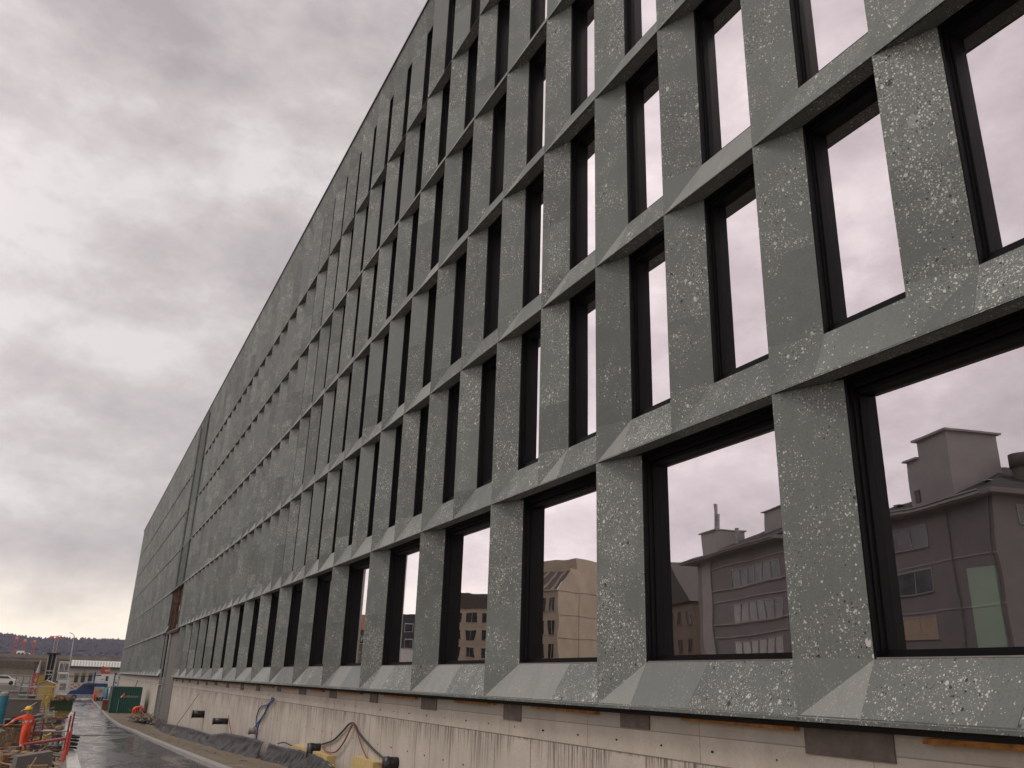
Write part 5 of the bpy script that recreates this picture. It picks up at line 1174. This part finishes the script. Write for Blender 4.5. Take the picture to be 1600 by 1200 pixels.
pl([('motor', m_, M['redl'], None), ('blade', d_, M['dark'], None), ('handle', h_, M['dark'], None), ('base', l_, M['dark'], None)], 'cutting_machine', 0, 0, 'small bright red cutting machine the bending worker handles', 'machine', 0, q)

# ---------------------------------------------------------------- along the base wall
XW = D+.34
# membrane: wavy black sheets leaning on the wall foot
tops = [(247, 1119), (258, 1130), (275, 1133), (300, 1138), (331, 1148), (352, 1145), (375, 1149), (395, 1153), (413, 1159)]
tops2 = [(421, 1161), (445, 1168), (470, 1172), (495, 1180), (512, 1189), (524, 1199), (545, 1216)]
def sheet(tp, label, seed):
    rr = random.Random(seed); m_ = MB(); pts = [atx(px, py, XW-.38) for px, py in tp]
    ys_ = [p.y for p in pts]; n = 170; rows = []
    for i in range(n+1):
        t = i/n; y = lerp(ys_[0], ys_[-1], t); k = 0
        while k < len(pts)-2 and y < ys_[k+1]: k += 1
        f = (y-ys_[k])/(ys_[k+1]-ys_[k]); z = lerp(pts[k].z, pts[k+1].z, f)+.03*noise.noise(Vector((y*2.3, seed, 0)))
        zb_ = gz(8, y)-.05; row = []
        for q in range(9):
            v = q/8; w_ = .13*noise.noise(Vector((y*1.1, v*2, seed)))+.10*abs(noise.noise(Vector((y*2.6, v*2.5, seed+3))))+.05*noise.noise(Vector((y*7, v*5, seed+7)))
            row.append(Vector((XW-.40-.35*(1-v)**1.5+w_*(1.2-v), y, lerp(zb_, z, v))))
        rows.append(row)
    for a, b_ in zip(rows, rows[1:]):
        for q in range(8): m_.face([a[q], a[q+1], b_[q+1], b_[q]])
    o = m_.build('membrane_sheet', M['memb'], None, True); s_ = o.modifiers.new('t', 'SOLIDIFY'); s_.thickness = .012
    return tag(o, label, 'membrane', 'black membrane along the wall foot')
sheet(tops, 'far crumpled black membrane sheet along the foot of the concrete wall', 1)
sheet(tops2, 'near black membrane sheet with a torn gap before it at the wall foot', 2)
# pipe stubs
def stub(px, py, rad, ln, label, drop=None, m=M['pipe']):
    p = atx(px, py, XW); m_ = MB(); m_.tube([p, p+Vector((-ln, 0, 0))], rad, 16); m_.tube([p+Vector((-ln-.001, 0, 0)), p+Vector((-ln+.05, 0, 0))], rad*1.15, 16)
    if drop: m_.tube([p+Vector((-ln+.02, 0, rad)), p+Vector((-ln+.02, 0, -drop))], rad*1.02, 14)
    tag(m_.build('pipe_stub', m, None, True), label, 'pipe', 'pipe stubs coming out of the concrete wall'); return p
stub(319, 1116, .22, .75, 'thick black pipe stub high on the concrete wall, farthest from the camera')
stub(356, 1127, .16, .8, 'black pipe stub with a torn pale end above the membrane')
stub(400, 1142, .14, .35, 'small grey pipe socket beside the blue cables', None, M['grey'])
stub(500, 1168, .14, .34, 'black pipe elbow turned down beside the yellow boards', .5)
stub(621, 1192, .15, .3, 'black pipe stub where the black hose ends, nearest the camera', .25)
def cable(name, pts, rad, m, label, cat='cable', off=.06):
    P3 = [atx(a[0], a[1], XW-(a[2] if len(a) > 2 else off)) for a in pts]
    # smooth
    S = []
    for i in range(len(P3)-1):
        p0 = P3[max(i-1, 0)]; p1 = P3[i]; p2 = P3[i+1]; p3 = P3[min(i+2, len(P3)-1)]
        for k in range(6):
            t = k/6; S.append(.5*((2*p1)+(-p0+p2)*t+(2*p0-5*p1+4*p2-p3)*t*t+(-p0+3*p1-3*p2+p3)*t**3))
    S.append(P3[-1]); m_ = MB(); m_.tube(S, rad, 8)
    return tag(m_.build(name, m, None, True), label, cat, 'cables and hoses on the concrete wall')
cable('blue_cable', [(427, 1091), (422, 1097), (419, 1101), (413, 1115), (404, 1128), (398, 1136)], .035, M['cable_b'], 'thick blue cable hanging straight down to the grey socket')
cable('blue_cable', [(425, 1090), (420, 1100), (408, 1104), (402, 1116), (400, 1130), (402, 1145), (398, 1162)], .028, M['cable_b'], 'thin blue cable bowing out left and ending at the membrane')
cable('blue_cable', [(429, 1092), (421, 1099), (414, 1114), (406, 1127), (402, 1142)], .032, M['cable_b'], 'second blue cable twisted beside the thick one', off=.12)
cable('black_hose', [(502, 1163), (520, 1157), (535, 1143), (546, 1131), (553, 1131), (560, 1144), (574, 1161), (590, 1177), (612, 1195)], .030, M['cable_k'], 'black hose looping high over the wall between two pipe ends', 'hose')
cable('red_hose', [(503, 1166), (510, 1174), (519, 1176), (528, 1172), (538, 1158), (546, 1142), (551, 1131)], .026, M['cable_r'], 'dull red hose sagging left of the loop top', 'hose', .1)
cable('red_hose', [(551, 1131), (558, 1145), (563, 1160), (570, 1178), (578, 1189), (592, 1193), (610, 1199)], .020, M['cable_r'], 'thin light red hose dropping right of the loop top', 'hose', .1)
cable('black_hose', [(434, 1162), (444, 1160), (456, 1165), (470, 1168), (488, 1171)], .025, M['cable_k'], 'black hose lying along the yellow boards towards the pipe elbow', 'hose', .2)
cable('red_cable', [(357, 1118), (358, 1126), (360, 1138), (362, 1146)], .02, M['cable_r'], 'short red cable hanging beside the black pipe stub', 'cable', .5)
cable('red_cable', [(397, 1136), (401, 1141), (400, 1150), (403, 1146)], .025, M['cable_r'], 'tangled red cable end at the small grey socket', 'cable', .3)
a_, b_ = atx(311, 1084, XW-.1), hit(258, 1158); m_ = MB(); m_.tube([a_, b_], .025, 6); tag(m_.build('slanted_rod', M['board']), 'long thin rod leaning from the ground against the concrete wall', 'rod')
a_, b_ = atx(215, 1064, D+.2), atx(210, 1076, D-.2); m_ = MB(); m_.tube([a_, b_], .05, 6); tag(m_.build('steel_rod', M['dark']), 'short dark rod sticking out above the green container', 'rod')
# insulation boards
for i, (x0, y0, x1, y1, lb) in enumerate(((462, 1172, 520, 1204, 'long yellow insulation board behind the membrane and pipe elbow'), (557, 1186, 592, 1214, 'square yellow insulation block below the red hose'), (500, 1190, 533, 1216, 'small yellow insulation block under the long board'))):
    a_, b_ = atx(x0, y0, XW-.12), atx(x1, y0, XW-.12); m_ = MB(); zt_ = atx((x0+x1)/2, y0, XW-.12).z; m_.box(XW-.28 if i != 2 else XW-.42, XW-.003 if i != 2 else XW-.29, b_.y, a_.y, gz(8, a_.y)-.1, zt_)
    tag(m_.build('insulation_board', M['insul']), lb, 'insulation board', 'yellow insulation boards at the wall foot')
for i, px in enumerate((264, 285, 305, 330)):
    q = hit(px, 1150+(px-264)*.2); m_ = MB(); rr = random.Random(i); 
    m_.cbox((0, 0, .03), (1.6+rr.random(), .16, .04), R(70+20*rr.random())); o = m_.build('loose_board', M['board']); o.location = q; tag(o, ('farthest', 'second farthest', 'third', 'nearest')[i]+' of four loose boards lying on the earth strip', 'board', 'loose boards on the earth strip')

# ---------------------------------------------------------------- air
hb = MB(); hb.box(-1150, 1350, -100, 2250, -8.5, 100); hz_o = hb.build('haze', []); 
hm = bpy.data.materials.new('haze'); hm.use_nodes = True; t_ = hm.node_tree
for n_ in list(t_.nodes):
    if n_.type == 'BSDF_PRINCIPLED': t_.nodes.remove(n_)
pv = t_.nodes.new('ShaderNodeVolumePrincipled'); pv.inputs['Color'].default_value = (.80, .80, 1.0, 1); pv.inputs['Density'].default_value = .00013
t_.links.new(pv.outputs[0], [n_ for n_ in t_.nodes if n_.type == 'OUTPUT_MATERIAL'][0].inputs['Volume'])
hz_o.data.materials.append(hm); tag(hz_o, kind='stuff', label='thin pale haze lying over the whole site and hill', cat='haze')
